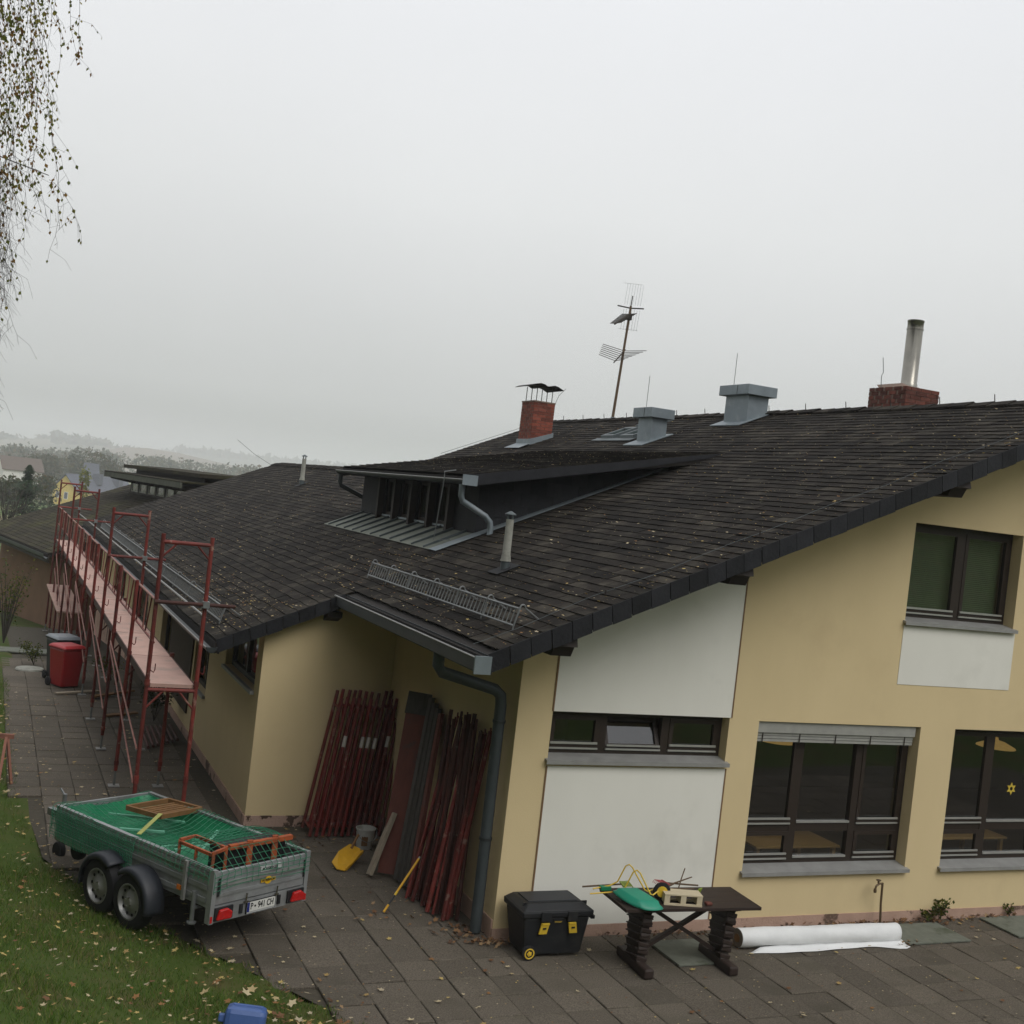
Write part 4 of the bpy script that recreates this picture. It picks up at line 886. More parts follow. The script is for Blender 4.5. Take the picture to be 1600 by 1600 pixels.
while u < WDP-.1:
    v_ = -(k % 2)*.2
    while v_ < WLN-.05:
        lo, hi = max(v_, 0), min(v_+.40, WLN); v_ += .40
        if hi-lo < .08: continue
        vv, ff = tile_shape(hi-lo, .36, k % 5); c = wp(u, (lo+hi)/2, wz(u)); e2 = WXv*cos(wth)+V3((0, 0, sin(wth))); nn = V3((0, 0, cos(wth)))-WXv*sin(wth)
        M = Matrix(((-WYv.x, e2.x, nn.x, c.x), (-WYv.y, e2.y, nn.y, c.y), (-WYv.z, e2.z, nn.z, c.z), (0, 0, 0, 1))); wt.add([M @ Vector(p) for p in vv], ff)
    u += .17; k += 1
wt.build('wing_tiles', 'mossy_tile', wr, kind='stuff')
m = MB(); m.prism([wp(.75, .5, -3.2), wp(.75, WLN-.05, -3.2), wp(.75, WLN-.05, .2), wp(.75, .5, .2)], WXv*12); m.build('wall', 'c_wall', wing)
m = MB(); m.prism([wp(-.02, -.02, -.30), wp(.02, -.02, -.30), wp(.02, -.02, -.02), wp(-.02, -.02, -.02)], WYv*WLN); m.build('fascia', 'dark_timber', wing)
m = MB()
for (a, b), (c, d) in zip([(-.17, .06), (-.16, -.05), (-.08, -.10), (0, -.05)][:-1], [(-.16, -.05), (-.08, -.10), (0, -.05)]): m.add([wp(a, 0, b-.08), wp(a, WLN, b-.08), wp(c, WLN, d-.08), wp(c, 0, d-.08)], [(0, 1, 2, 3)])
m.build('gutter', 'gutter_metal', wing, solid=.006)
# clerestory dormer on the far wing
cu0, cv0, cv1 = 4.85, 0.6, 8.3
m = MB(); zc = wz(cu0)
m.prism([wp(cu0, cv0, zc-.05), wp(cu0, cv1, zc-.05), wp(cu0, cv1, zc+.62), wp(cu0, cv0, zc+.62)], WXv*2.2); m.prism([wp(cu0+.15, cv0, zc+.6), wp(cu0+.15, cv1, zc+.6), wp(cu0+.15, cv1, zc+1.06), wp(cu0+.15, cv0, zc+1.06)], WXv*1.8); cl = m.build('clerestory', 'dark_timber', wing, label='low clerestory with a row of small windows')
for i in range(7):
    v_ = cv0+.35+i*1.05; mb = MB()
    for (a, b, c, d) in ((0, .07, .08, .45), (.78, .85, .08, .45), (.07, .78, .08, .13), (.07, .78, .40, .45)): mb.prism([wp(cu0-.03, v_+a, zc+c), wp(cu0-.03, v_+b, zc+c), wp(cu0-.03, v_+b, zc+d), wp(cu0-.03, v_+a, zc+d)], WXv*.025)
    f_ = mb.build('window_frame', 'vent_pipe', cl); mb = MB(); mb.prism([wp(cu0-.012, v_+.06, zc+.12), wp(cu0-.012, v_+.79, zc+.12), wp(cu0-.012, v_+.79, zc+.41), wp(cu0-.012, v_+.06, zc+.41)], WXv*.006); mb.build('pane', 'glass', cl)
m = MB(); m.prism([wp(cu0-.95, cv0-.8, zc+.74), wp(cu0-.95, cv1+.5, zc+.74), wp(cu0+2.2, cv1+.5, zc+.80), wp(cu0+2.2, cv0-.8, zc+.80)], (0, 0, .05)); m.build('clerestory_roof', 'mossy_tile', cl)
m = MB(); m.prism([wp(cu0-.95, cv0-.8, zc+.56), wp(cu0-.88, cv0-.8, zc+.56), wp(cu0-.88, cv0-.8, zc+.75), wp(cu0-.95, cv0-.8, zc+.75)], WYv*(cv1-cv0+1.3)); m.build('roof_edge', 'moss_edge', cl)
m = MB(); m.prism([wp(cu0-.25, cv0-.6, zc+.98), wp(cu0-.25, cv1+.4, zc+.98), wp(cu0+2.0, cv1+.4, zc+1.05), wp(cu0+2.0, cv0-.6, zc+1.05)], (0, 0, .13)); m.build('upper_tier', 'mossy_tile', cl)
m = MB()
for i in range(10): m.prism([wp(cu0-.9, cv0+i*.82, zc+.52), wp(cu0+.1, cv0+i*.82, zc+.38), wp(cu0+.1, cv0+i*.82, zc+.60), wp(cu0-.9, cv0+i*.82, zc+.60)], WYv*.10)
m.build('rafter_ends', 'dark_timber', cl, kind='stuff')

# ------------------------------------------------------------------ scaffold
SX0, SX1, SY0, BAY, NB = -3.27, -2.67, 3.80, 2.2, 11
DZ = 1.86
def lane_z(y): return float(np.interp(y, FALL_Y, FALL_Z))
scf = thing('scaffold', (-2.97, 15, 0), 'red steel tube scaffold with a pink plank walkway along the eave', 'scaffold')
TALL = {0, 3, 8, 11}
sr = 'scaffold_red'
for i in range(NB+1):
    y = SY0+i*BAY; g = lane_z(y)
    jit = [random.uniform(-.012, .012) for _ in range(2)]
    for s_, x in enumerate((SX0, SX1)):
        topz = DZ+1.86 if i in TALL else (DZ+1.05 if s_ == 0 else DZ-.05)
        p = MB().tube([(x+jit[s_]*.3, y, g+.22), (x+jit[s_], y, topz)], .0265, 8).build('standard', sr, scf)
        MB().tube([(x+jit[s_]*.3, y, g+.30 if i else g+.62), (x+jit[s_]*.3, y, g+.36 if i else g+.72)], .034, 8).build('collar', sr, scf)
        MB().tube([(x+jit[s_]*.3, y, g+.02), (x+jit[s_]*.3, y, g+.25)], .017, 8).build('jack', 'galv', scf)
        MB().box((x-.075, y-.075, g+.002), (x+.075, y+.075, g+.014)).build('base_plate', 'gutter_lip', scf)
        MB().tube([(x+jit[s_], y, DZ-.02), (x+jit[s_], y, DZ+.05)], .034, 8).build('collar', sr, scf)
        if s_ == 0 or i in TALL:
            MB().tube([(x+.03, y+.03, DZ+.16), (x+.07, y+.05, DZ+.13), (x+.085, y+.055, DZ+.16), (x+.085, y+.055, DZ+.24)], .007, 5).build('hook', sr, scf)
    MB().tube([(SX0, y, DZ-.075), (SX1, y, DZ-.075)], .024, 8).build('transom', sr, scf)
    MB().tube([(SX0, y, DZ-.32), (SX0+.2, y, DZ-.09)], .014, 6).build('gusset', sr, scf); MB().tube([(SX1, y, DZ-.32), (SX1-.2, y, DZ-.09)], .014, 6).build('gusset', sr, scf)
    if i in TALL:
        tz = DZ+1.86
        MB().tube([(SX0, y, tz-.10), (SX1, y, tz-.10)], .025, 8).build('transom', sr, scf)
        for s_ in (0, 1):
            xx = SX0 if s_ == 0 else SX1; d = .17 if s_ == 0 else -.17; MB().tube([(xx, y, tz-.30), (xx+d, y, tz-.12)], .014, 6).build('gusset', sr, scf)
        MB().tube([(SX0-.02, y-.05, DZ+1.02), (SX1+.36, y-.05, DZ+1.02)], .024, 8).build('tie_tube', sr if i else 'tube_rust', scf)
        MB().box((SX1-.04, y-.08, DZ+.98), (SX1+.04, y+.02, DZ+1.06)).build('coupler', 'galv', scf)
for i in range(NB):
    y0, y1 = SY0+i*BAY, SY0+(i+1)*BAY
    MB().box((SX0+.045, y0+.02, DZ-.045), (SX1-.025, y1-.01, DZ)).build('deck', ['deck_pink'], scf)
    MB().box((SX0+.028, y0+.02, DZ-.10), (SX0+.044, y1-.01, DZ+.002)).build('deck_edge', 'deck_edge', scf); MB().box((SX1-.024, y0+.02, DZ-.10), (SX1-.008, y1-.01, DZ+.002)).build('deck_edge', 'deck_edge', scf)
    # lattice guard rail on the outer side
    xg = SX0+.035; za, zb = DZ+1.0, DZ+.50
    if i == 0: y0 += .06
    gr = MB().tube([(xg, y0, za), (xg, y1-.12, za)], .017, 7).build('guard_rail', 'rail_pink', scf)
    MB().tube([(xg, y0, zb), (xg, y1, zb)], .015, 7).build('lower_rail', sr, gr)
    for q in range(4):
        ya = y0+(y1-y0)*(q+.15)/4; yb_ = y0+(y1-y0)*(q+.75)/4
        MB().tube([(xg, ya, za), (xg, yb_ if q % 2 else ya+.06, zb)], .011, 5).build('lattice', 'rail_pink' if q % 2 == 0 else sr, gr)
# inner eave rail
MB().tube([(SX1+.015, SY0, DZ+.86), (SX1+.02, SY0+NB*BAY, DZ+.86)], .014, 6).build('guard_rail', 'gutter_lip', scf)
# diagonal braces on the outer face below the deck
for i in range(0, NB-1, 2):
    ya, yb_ = SY0+i*BAY, SY0+(i+2)*BAY
    for o_ in (0, .42):
        z0_ = lane_z(ya)+.28+o_; MB().tube([(SX0-.035, ya, z0_+.35), (SX0-.035, yb_, min(DZ-.15, z0_+1.35))], .012, 6).build('brace', 'rail_pink', scf)
for i in range(8, NB):
    y0, y1 = SY0+i*BAY, SY0+(i+1)*BAY; MB().box((SX0-.10, y0+.03, .42), (SX1-.05, y1-.02, .46)).build('lower_deck', 'deck_pink', scf)

# ------------------------------------------------------------------ trailer
EL = V3((-sin(radians(28)), cos(radians(28)), 0)); ER = V3((EL.y, -EL.x, 0)); TC = V3((-2.485, .152, 0))    # rear middle, forward, right
TWd, TL = 1.19, 2.70; TB, TT = .49, .81
def tp(r, l, z): return TC+ER*r+EL*l+V3((0, 0, z-.018*l))
tr = thing('trailer', tuple(TC), 'silver twin axle car trailer with a green net over its load', 'trailer')
def tbox(mb, r0, r1, l0, l1, z0, z1):
    P = [tp(r0, l0, z0), tp(r1, l0, z0), tp(r1, l1, z0), tp(r0, l1, z0), tp(r0, l0, z1), tp(r1, l0, z1), tp(r1, l1, z1), tp(r0, l1, z1)]
    mb.add(P, [(0,3,2,1),(4,5,6,7),(0,1,5,4),(1,2,6,5),(2,3,7,6),(3,0,4,7)]); return mb
hw = TWd/2
tbox(MB(), -hw+.03, hw-.03, .02, TL-.02, TB-.04, TB).build('bed_floor', 'frame_brown', tr)
for sx in (-1, 1):
    a = MB(); r = sx*(hw-.02); tbox(a, r-.014, r+.014, .03, TL-.03, TB-.02, TT)
    sw = a.build('side_board', 'aluminium', tr)
    for z in (TB+.045, TB+.165, TB+.285):
        b = MB(); tbox(b, r+(.014 if sx > 0 else -.026), r+(.026 if sx > 0 else -.014), .05, TL-.05, z-.022, z+.022); b.build('rib', 'aluminium', sw)
    tbox(MB(), r-.024, r+.024, .02, TL-.02, TT, TT+.028).build('top_rail', 'aluminium', sw)
fb = MB(); tbox(fb, -hw+.03, hw-.03, TL-.03, TL, TB-.02, TT+.02); fb.build('front_board', 'aluminium', tr)
tg = MB(); tbox(tg, -hw+.045, hw-.045, -.03, -.002, TB+.01, TT+.01); tgo = tg.build('tailgate', 'aluminium', tr, bevel=.006)
tb = MB(); tbox(tb, -hw+.06, hw-.06, -.044, -.031, TB+.185, TB+.225); tb.build('rib', 'gutter_lip', tgo)
tb = MB(); tbox(tb, -hw+.06, hw-.06, -.040, -.031, TB+.09, TB+.12); tb.build('rib', 'aluminium', tgo)
for sx in (-1, 1):
    c = MB(); tbox(c, sx*(hw-.018)-.024, sx*(hw-.018)+.024, -.04, .03, TB-.16, TT+.03); c.build('corner_post', 'aluminium', tr)
    c = MB(); tbox(c, sx*(hw-.065)-.010, sx*(hw-.065)+.010, -.052, -.044, TB+.10, TB+.27); c.build('tailgate_strap', 'rubber', tr)
# light bar
lb = MB(); tbox(lb, -hw+.005, hw-.005, -.035, .02, TB-.155, TB+.002); lbo = lb.build('light_bar', 'aluminium', tr)
for sx in (-1, 1):
    c = MB(); tbox(c, sx*(hw-.15)-.105, sx*(hw-.15)+.105, -.055, -.036, TB-.135, TB-.012); c.build('lamp_housing', 'black_plastic', lbo)
    c = MB(); r = sx*(hw-.14); pr = [tp(r-.09, -.056, TB-.12), tp(r+.08, -.056, TB-.125), tp(r+.09, -.056, TB-.06), tp(r+.03, -.056, TB-.018), tp(r-.06, -.056, TB-.025)]
    c.prism(pr, -EL*.035); c.build('tail_light', 'red_lens', lbo, bevel=.012)
    c = MB(); tbox(c, sx*(hw-.012)-.012, sx*(hw-.012)+.012, -.046, -.036, TB-.145, TB-.085); c.build('side_marker', 'red_lens', lbo)
    c = MB(); tbox(c, sx*.235-.018, sx*.235+.018, -.05, -.036, TB-.12, TB-.03); c.build('latch', 'black_plastic', lbo)
    c = MB(); c.tube([tp(sx*.19, -.052, TB-.02), tp(sx*.19, -.058, TB+.07)], .008, 6); tbox(c, sx*.19-.022, sx*.19+.022, -.062, -.045, TB-.022, TB-.005); c.build('latch_lever', 'steel', tgo)
pl = MB(); tbox(pl, -.175, .185, -.050, -.0385, TB-.140, TB-.022); plo = pl.build('plate_frame', 'black_plastic', lbo)
tbox(MB(), -.168, .178, -.054, -.051, TB-.122, TB-.028).build('number_plate', 'plate_white', lbo)
tbox(MB(), -.168, -.138, -.0555, -.0541, TB-.121, TB-.029).build('plate_band', 'plate_blue', lbo)
def lettering(txt, size, origin, right, upv, mt, parent, name, sx=1.0, thick=.0012, shear=0.0, bold=0.0):
    cu = bpy.data.curves.new(name, 'FONT'); cu.body = txt; cu.size = size; cu.extrude = thick; cu.align_x = 'CENTER'; cu.align_y = 'CENTER'; cu.shear = shear; cu.offset = bold
    o = bpy.data.objects.new(name, cu); COL.objects.link(o); bpy.context.view_layer.update()
    dg = bpy.context.evaluated_depsgraph_get(); me = bpy.data.meshes.new_from_object(o.evaluated_get(dg)); bpy.data.objects.remove(o)
    R_, U_ = V3(right).normalized(), V3(upv).normalized(); Nn = R_.cross(U_)
    vs = [V3(origin)+R_*v.co.x*sx+U_*v.co.y+Nn*v.co.z for v in me.vertices]; fs = [tuple(p.vertices) for p in me.polygons]
    bpy.data.meshes.remove(me); return link(name, np.array([tuple(v) for v in vs]), fs, mt, parent)
UPZ = (0, 0, 1)
lettering('P', .088, tp(-.112, -.0552, TB-.074), ER, UPZ, 'ink', lbo, 'plate_lettering', sx=.70, bold=.0012)
lettering('941 CH', .088, tp(.062, -.0552, TB-.074), ER, UPZ, 'ink', lbo, 'plate_lettering', sx=.70, bold=.0012)
cr_ = MB(); cr_.lathe(tp(-.070, -.0542, TB-.075), -EL, [(.011, 0), (.011, .002)], 10); cr_.build('plate_crest', 'ink', lbo)
tbox(MB(), -.165, .178, -.052, -.0505, TB-.138, TB-.126).build('plate_dealer_strip', 'sticker', lbo)
tbox(MB(), -.04, .22, -.0475, -.0305, TB+.245, TB+.295).build('sticker', 'sticker', tgo)
lettering('MONSBERGER', .036, tp(.075, -.0482, TB+.269), ER, UPZ, 'ink', tgo, 'sticker_lettering', sx=.86, bold=.0008, shear=.15)
bd_ = MB(); n_ = 20; bd_.prism([tp(.07+.045*cos(2*pi*i/n_), -.0415, TB+.150+.038*sin(2*pi*i/n_)) for i in range(n_)], -EL*.003); tbox(bd_, -.02, .16, -.0465, -.0412, TB+.136, TB+.168); bd_.build('badge', 'badge_yellow', tgo)
lettering('HUMBAUR', .030, tp(.07, -.0472, TB+.152), ER, UPZ, 'ink', tgo, 'badge_lettering', sx=1.15, bold=.0006)
# chassis, drawbar, jockey wheel, prop stand
c = MB(); tbox(c, -.40, -.36, .05, TL-.1, TB-.12, TB-.04); tbox(c, .36, .40, .05, TL-.1, TB-.12, TB-.04); c.build('chassis', 'galv', tr)
c = MB(); c.bar(tp(-.36, TL-.1, TB-.10), tp(0, TL+.75, TB-.06), .06, .06); c.bar(tp(.36, TL-.1, TB-.10), tp(0, TL+.75, TB-.06), .06, .06); c.bar(tp(0, TL+.70, TB-.05), tp(0, TL+1.05, TB-.04), .07, .08); c.build('drawbar', 'galv', tr)
c = MB(); c.tube([tp(-.10, TL+.62, TB-.30), tp(-.10, TL+.62, TB+.26)], .024, 8); c.tube([tp(-.10, TL+.62, TB+.24), tp(-.10, TL+.72, TB+.30)], .012, 6); jk = c.build('jockey_stand', 'galv', tr)
MB().lathe(tp(-.135, TL+.62, .105), ER, [(.085, 0), (.10, .015), (.10, .055), (.085, .07)], 18).build('jockey_wheel', 'rubber', tr, smooth=True)
c = MB(); c.lathe(tp(-.33, TL-.05, .30), ER, [(.09, 0), (.10, .02), (.10, .07), (.09, .09)], 16); c.build('bumper_roller', 'rubber', tr, smooth=True)
c = MB(); c.tube([tp(-hw-.02, .20, .30), tp(-hw-.02, .20, TB+.10)], .022, 8); c.tube([tp(-hw-.02, .20, .285), tp(-hw-.02, .20, .30)], .045, 10); c.tube([tp(-hw-.02, .20, TB-.06), tp(-hw+.15, .20, TB-.06)], .018, 8); c.build('prop_stand', 'galv', tr)
tbox(MB(), -hw-.034, -hw-.022, .40, .46, TB+.055, TB+.10).build('side_reflector', 'orange_lens', tr)
tbox(MB(), -hw-.034, -hw-.022, 1.62, 1.67, TB+.02, TB+.06).build('side_reflector', 'orange_lens', tr)
tbox(MB(), -hw-.045, -hw-.02, .33, .37, TB-.02, TT+.035).build('side_stake', 'gutter_lip', tr)
def wheel(r, l, sx):
    c = tp(r, l, 0); c.z = .285; ax = ER*sx
    t = MB(); t.lathe(c, ax, [(.17, -.070), (.23, -.073), (.262, -.058), (.272, -.028), (.272, .028), (.262, .058), (.23, .073), (.178, .070), (.17, .04), (.17, -.05)], 28); wo = t.build('wheel', 'rubber', tr, smooth=True)
    MB().lathe(c, ax, [(.03, .0), (.172, .0), (.176, .069), (.163, .071), (.155, .042), (.143, .028), (.11, .038), (.083, .058), (.06, .062), (.046, .077), (.001, .079)], 28).build('rim', 'rim', wo, smooth=True)
    rr = V3(ax).cross(V3((0, 0, 1))).normalized()
    for k in range(10):
        a = 2*pi*k/10; p = c+(rr*cos(a)+V3((0, 0, 1))*sin(a))*.131+ax*.034; MB().lathe(p, ax, [(.016, 0), (.016, .006)], 8).build('rim_hole', 'rubber', wo)
    for k in range(4):
        a = 2*pi*k/4+.4; p = c+(rr*cos(a)+V3((0, 0, 1))*sin(a))*.048+ax*.070; MB().lathe(p, ax, [(.009, 0), (.009, .014)], 6).build('wheel_bolt', 'steel', wo)
for sx in (-1, 1):
    for l in (.97, 1.51): wheel(sx*(hw+.125), l, sx)
    m = MB(); n = 20
    for l in (.97, 1.51):
        lo, hi = (radians(-10), radians(128)) if l < 1.2 else (radians(52), radians(190)); vs = []; fs = []
        for i in range(n):
            t_ = lo+(hi-lo)*i/(n-1)
            for (rr_, off_) in ((.322, .012), (.327, .10), (.322, .185), (.308, .207), (.272, .214)): vs.append(tp(sx*(hw+off_), l-rr_*cos(t_), .285+rr_*sin(t_)+.018*l))
        for i in range(n-1):
            for q_ in range(4): a_ = i*5+q_; fs.append((a_, a_+1, a_+6, a_+5))
        m.add(vs, fs)
    m.build('fender', 'fender', tr, solid=.010, smooth='full')
c = MB(); c.tube([tp(-hw-.1, .97, .29), tp(hw+.1, .97, .29)], .025, 8); c.tube([tp(-hw-.1, 1.51, .30), tp(hw+.1, 1.51, .30)], .025, 8); c.build('axle', 'galv', tr)
# load: green tarpaulin in the bed
nu, nv = 14, 30; gvv = []; gff = []
for j in range(nv+1):
    for i in range(nu+1):
        r = -hw+.06+(TWd-.12)*i/nu; l = .62+(TL-.70)*j/nv; e = min(i, nu-i)/nu; el = min(j, nv-j)/nv
        z = TB+.06+(TT-TB-.03)*(1-smoothstep(0, .085, e))+(TT-TB-.03)*(1-smoothstep(0, .05, el))*(1 if j > nv/2 else .2)+.035*sin(3.1*r+1.7*l)+.03*sin(6.3*l-2*r)+.015*random.random()
        z += .11*exp(-((r-.10-.1*l)/.06)**2)*(1 if 0.9 < l < 2.3 else 0)+.09*exp(-((r+.25)/.05)**2)
        gvv.append(tuple(tp(r, l, min(z, TT+.01))))
for j in range(nv):
    for i in range(nu): a = j*(nu+1)+i; gff.append((a, a+1, a+nu+2, a+nu+1))
tarp = link('tarpaulin', np.array(gvv), gff, 'tarp_green', None, 'full', label='crumpled green tarpaulin lying in the trailer bed', cat='tarpaulin')
# pale battens lying on the tarpaulin, under the net
for (r0_, l0_, r1_, l1_, lb_) in ((-.42, 1.15, .02, .98, 'short pale green batten lying across the tarpaulin in the trailer'), (-.30, .98, .25, .86, 'long pale green batten at an angle on the tarpaulin'), (-.10, .80, .45, 1.25, 'pale green batten pointing to the far side of the trailer'), (-.42, 2.0, -.05, 1.5, 'pale green batten near the front left of the trailer bed'), (-.1, 2.45, .35, 1.7, 'pale green batten along the middle of the trailer bed')):
    MB().bar(tp(r0_, l0_, TT-.08), tp(r1_, l1_, TT-.06), .035, .02).build('batten', 'batten_green', None, label=lb_, cat='batten', group='battens on the tarpaulin')
MB().bar(tp(-.44, 1.40, TT+.0), tp(.04, 1.72, TT+.07), .045, .006).build('ratchet_strap', 'strap', None, label='yellow green lashing strap crossing the trailer load', cat='strap')
# brown open frame at the far front corner
fr = thing('timber_frame', tuple(tp(.2, 2.0, TT-.05)), 'brown slatted timber frame lying at the far side of the trailer', 'frame')
def frm(r, l, z): return tp(.30+r*.9-l*.15, 2.0+l*.8+r*.05, TT+.03+z)
for a, b in (((-.32, -.30), (.30, -.30)), ((.30, -.30), (.30, .30)), ((.30, .30), (-.32, .30)), ((-.32, .30), (-.32, -.30))): MB().bar(frm(*a, 0), frm(*b, 0), .035, .05).build('rail', 'rust_wood', fr)
for q in (-.24, -.16, -.08, .0, .08, .16): MB().bar(frm(-.30, q, -.01), frm(.28, q, -.01), .03, .02).build('slat', 'rust_wood', fr)
# orange steel cages at the tail
cg = thing('orange_cage', tuple(tp(-.28, .36, TB)), 'orange steel cage with mesh sides at the rear left of the trailer', 'cage')
for (a, b) in (((-.52, .10, .03), (-.52, .62, .03)), ((-.52, .10, .31), (-.52, .62, .31)), ((-.52, .10, .03), (-.52, .10, .34)), ((-.52, .62, .03), (-.52, .62, .33)), ((-.52, .10, .15), (-.52, .62, .15)), ((-.34, .14, .03), (-.34, .14, .36)), ((-.52, .10, .33), (-.34, .14, .34)), ((-.34, .14, .34), (-.34, .62, .34)), ((-.52, .62, .33), (-.34, .62, .34)), ((-.52, .36, .03), (-.52, .36, .31))):
    MB().bar(tp(a[0], a[1], TB+.14+a[2]), tp(b[0], b[1], TB+.14+b[2]), .028, .028).build('bar', 'orange_paint', cg)
wmesh = MB()
for i in range(12): wmesh.bar(tp(-.515, .12+i*.043, TB+.18), tp(-.515, .12+i*.043, TB+.28), .006, .006)
wmesh.build('wire_mesh', 'orange_paint', cg, kind='stuff')
rk = thing('orange_rack', tuple(tp(.15, .22, TB)), 'orange rack with a long top rail standing inside the tailgate', 'rack')
for (a, b, w_) in (((-.26, .20, .36), (.50, .16, .36), .05), ((-.26, .22, .10), (.50, .18, .10), .04)): MB().bar(tp(a[0], a[1], TB+.10+a[2]), tp(b[0], b[1], TB+.10+b[2]), w_, .045).build('beam', 'orange_paint', rk)
for r in (-.02, .30): MB().bar(tp(r, .16, TB+.06), tp(r, .18, TB+.50), .055, .03).build('upright', 'orange_paint', rk)
tbox(MB(), -.25, .50, .24, .50, TB+.02, TB+.42).build('dark_case', 'black_plastic', rk)
tbox(MB(), -.30, .35, .06, .14, TB+.02, TB+.10).build('red_board', 'scaffold_bright', rk)
# net over the load: real strands
net = MB(); 
def netz(r, l):
    e = min(hw-abs(r), .3); base = TT+.035
    if l < .75: base += .15*smoothstep(0, .18, hw-.02-abs(r))*smoothstep(0, .22, l)*(1-.3*smoothstep(.45, .75, l))
    else: base -= .13*smoothstep(0, .35, hw-abs(r))*smoothstep(.75, 1.2, l)*smoothstep(TL, TL-.5, l)-.03*sin(4*l+3*r)
    return base
STR = .0021
def strand(P):
    for a, b in zip(P[:-1], P[1:]):
        if (b-a).length > 1e-4: net.bar(a, b, STR*2, STR*2)
dr = .075
for i in range(int(TWd/dr)+1):
    r = -hw+i*dr; P = []
    hang = .10+.05*sin(i*1.3)+.09*(abs(r)/hw)**4
    for z in (TT-hang, TT-hang*.5, TT): P.append(tp(r+.008*sin(i+z*30), -.055, z))
    P += [tp(r+.006*sin(l*9+i), l, netz(r, l)) for l in np.arange(0, TL+.01, .13)]
    for z in (TT-.10, TT-.22): P.append(tp(r, TL+.03, z))
    strand(P)
for j in range(int(TL/dr)+1):
    l = j*dr; h = .10 if l < 1.2 else .10+.22*smoothstep(1.2, 2.0, l)
    P = [tp(-hw-.035, l, TT-h), tp(-hw-.03, l, TT-h*.5), tp(-hw-.025, l, TT+.02)]+[tp(r, l+.006*sin(r*20+j), netz(r, l)) for r in np.linspace(-hw+.02, hw-.02, 10)]+[tp(hw+.025, l, TT+.02), tp(hw+.03, l, TT-.10)]
    strand(P)
for l in np.arange(1.2, TL, .03): strand([tp(-hw-.036, l, TT+.01), tp(-hw-.040, l+.01, TT-.14), tp(-hw-.038, l, TT-.30+.04*sin(5*l))])
for q in range(9): strand([tp(-hw-.038, l, TT-.02-.032*q) for l in np.arange(1.2, TL+.05, .15)])
for q in range(5):
    z = TT-.03-q*.045; strand([tp(-hw-.032, l, z+.01*sin(7*l+q)) for l in np.arange(.0 if q < 2 else 1.3, TL+.05, .2)]); 
    if q < 4: strand([tp(r, -.056, z-.012*sin(6*r)+.02*(1-(r/hw)**2)) for r in np.linspace(-hw, hw, 12)])
net.build('cargo_net', 'net_green', None, label='green cargo net stretched over the trailer load', cat='net')

# ------------------------------------------------------------------ red scaffold frames leaning in the corner
def frame_thing(i, x, tall, label, tape):
    t = thing('scaffold_section', (x, 3.8, 0), label, 'scaffold section', 'red frames leaning by the end wall')
    dx = .28+random.uniform(-.015, .015); ys = (3.98, 3.60)
    mt = 'scaffold_bright' if i in (1, 2, 5) else 'scaffold_red'
    for q, y in enumerate(ys):
        yt = y+.06 if q == 0 else y+.20
        MB().tube([(x, y-.04, .015), (x+dx*tall/1.8, yt, tall-(0 if q == 0 else .06))], .024, 8).build('post', mt, t)
        if tape and q == 1:
            f0, f1 = .64, .72; P = lambda f: (x+dx*tall/1.8*f, y-.04+(yt-y+.04)*f, .015+(tall-.075)*f); MB().tube([P(f0), P(f1)], .0262, 8).build('tape_mark', 'tape_white', t)
    for f in (.06, .90): MB().tube([(x+dx*f*tall/1.8, 3.95+.08*f, tall*f), (x+dx*f*tall/1.8, 3.58+.20*f, tall*f)], .018, 6).build('rung', mt, t)
    MB().tube([(x+dx*.8*tall/1.8, 3.62+.14, tall*.78), (x+dx*.88*tall/1.8, 3.85, tall*.90)], .012, 6).build('gusset', mt, t)
pos = ['leftmost', 'second', 'third', 'fourth', 'fifth', 'sixth', 'seventh', 'eighth', 'ninth', 'tenth', 'eleventh', 'twelfth']
for i in range(12):
    tall = 1.83+random.uniform(-.03, .03)-(.16 if i > 9 else 0)
    frame_thing(i, -1.07+i*.085, tall, f'{pos[i]} red scaffold frame{" from the left" if i else ""} in the stack leaning on the end wall', i in (2, 5, 6, 7, 9, 11))
# boards and tubes leaning on the left wall of the gable house
def lean(name, mt, b0_, b1_, w_, h_, label, cat, group, upv=(1, 0, 0)):
    return MB().bar(b0_, b1_, w_, h_, upv).build(name, mt, None, label=label, cat=cat, group=group, bevel=.004)
lean('deck_board', 'plank_red', (-.50, 1.98, .04), (-.17, 2.50, 2.10), .28, .055, 'broad faded red deck board with a grey top end leaning on the wall', 'board', 'boards leaning on the side wall', (.5, .87, 0))
MB().bar((-.217, 2.435, 1.86), (-.166, 2.505, 2.115), .292, .064, (.5, .87, 0)).build('end_fitting', 'plank_grey', bpy.data.objects['deck_board'])
for i, (yo, mt) in enumerate(((1.80, 'plank_grey'), (1.66, 'plank_grey'), (1.54, 'plank_grey'), (1.44, 'plank_red'))):
    lean('grey_board', mt, (-.47+.015*i, yo, .04), (-.09, yo+.50, 2.10-.04*i), .11, .05, ('wide weathered grey board beside the broad red one', 'second weathered grey board right of the broad red one', 'third weathered grey board in the leaning row', 'dull red board between the grey boards and the tubes')[i], 'board', 'boards leaning on the side wall')
lean('pale_board', 'plank_pale', (-.74, 2.00, .03), (-.46, 2.16, .72), .13, .045, 'short pale wooden board leaning in front of the red board', 'board', 'boards leaning on the side wall')
ORD = pos+['thirteenth', 'fourteenth', 'fifteenth', 'sixteenth', 'seventeenth', 'eighteenth', 'nineteenth', 'twentieth', 'twenty-first', 'twenty-second', 'twenty-third', 'twenty-fourth', 'twenty-fifth', 'twenty-sixth', 'twenty-seventh']
NT = 28
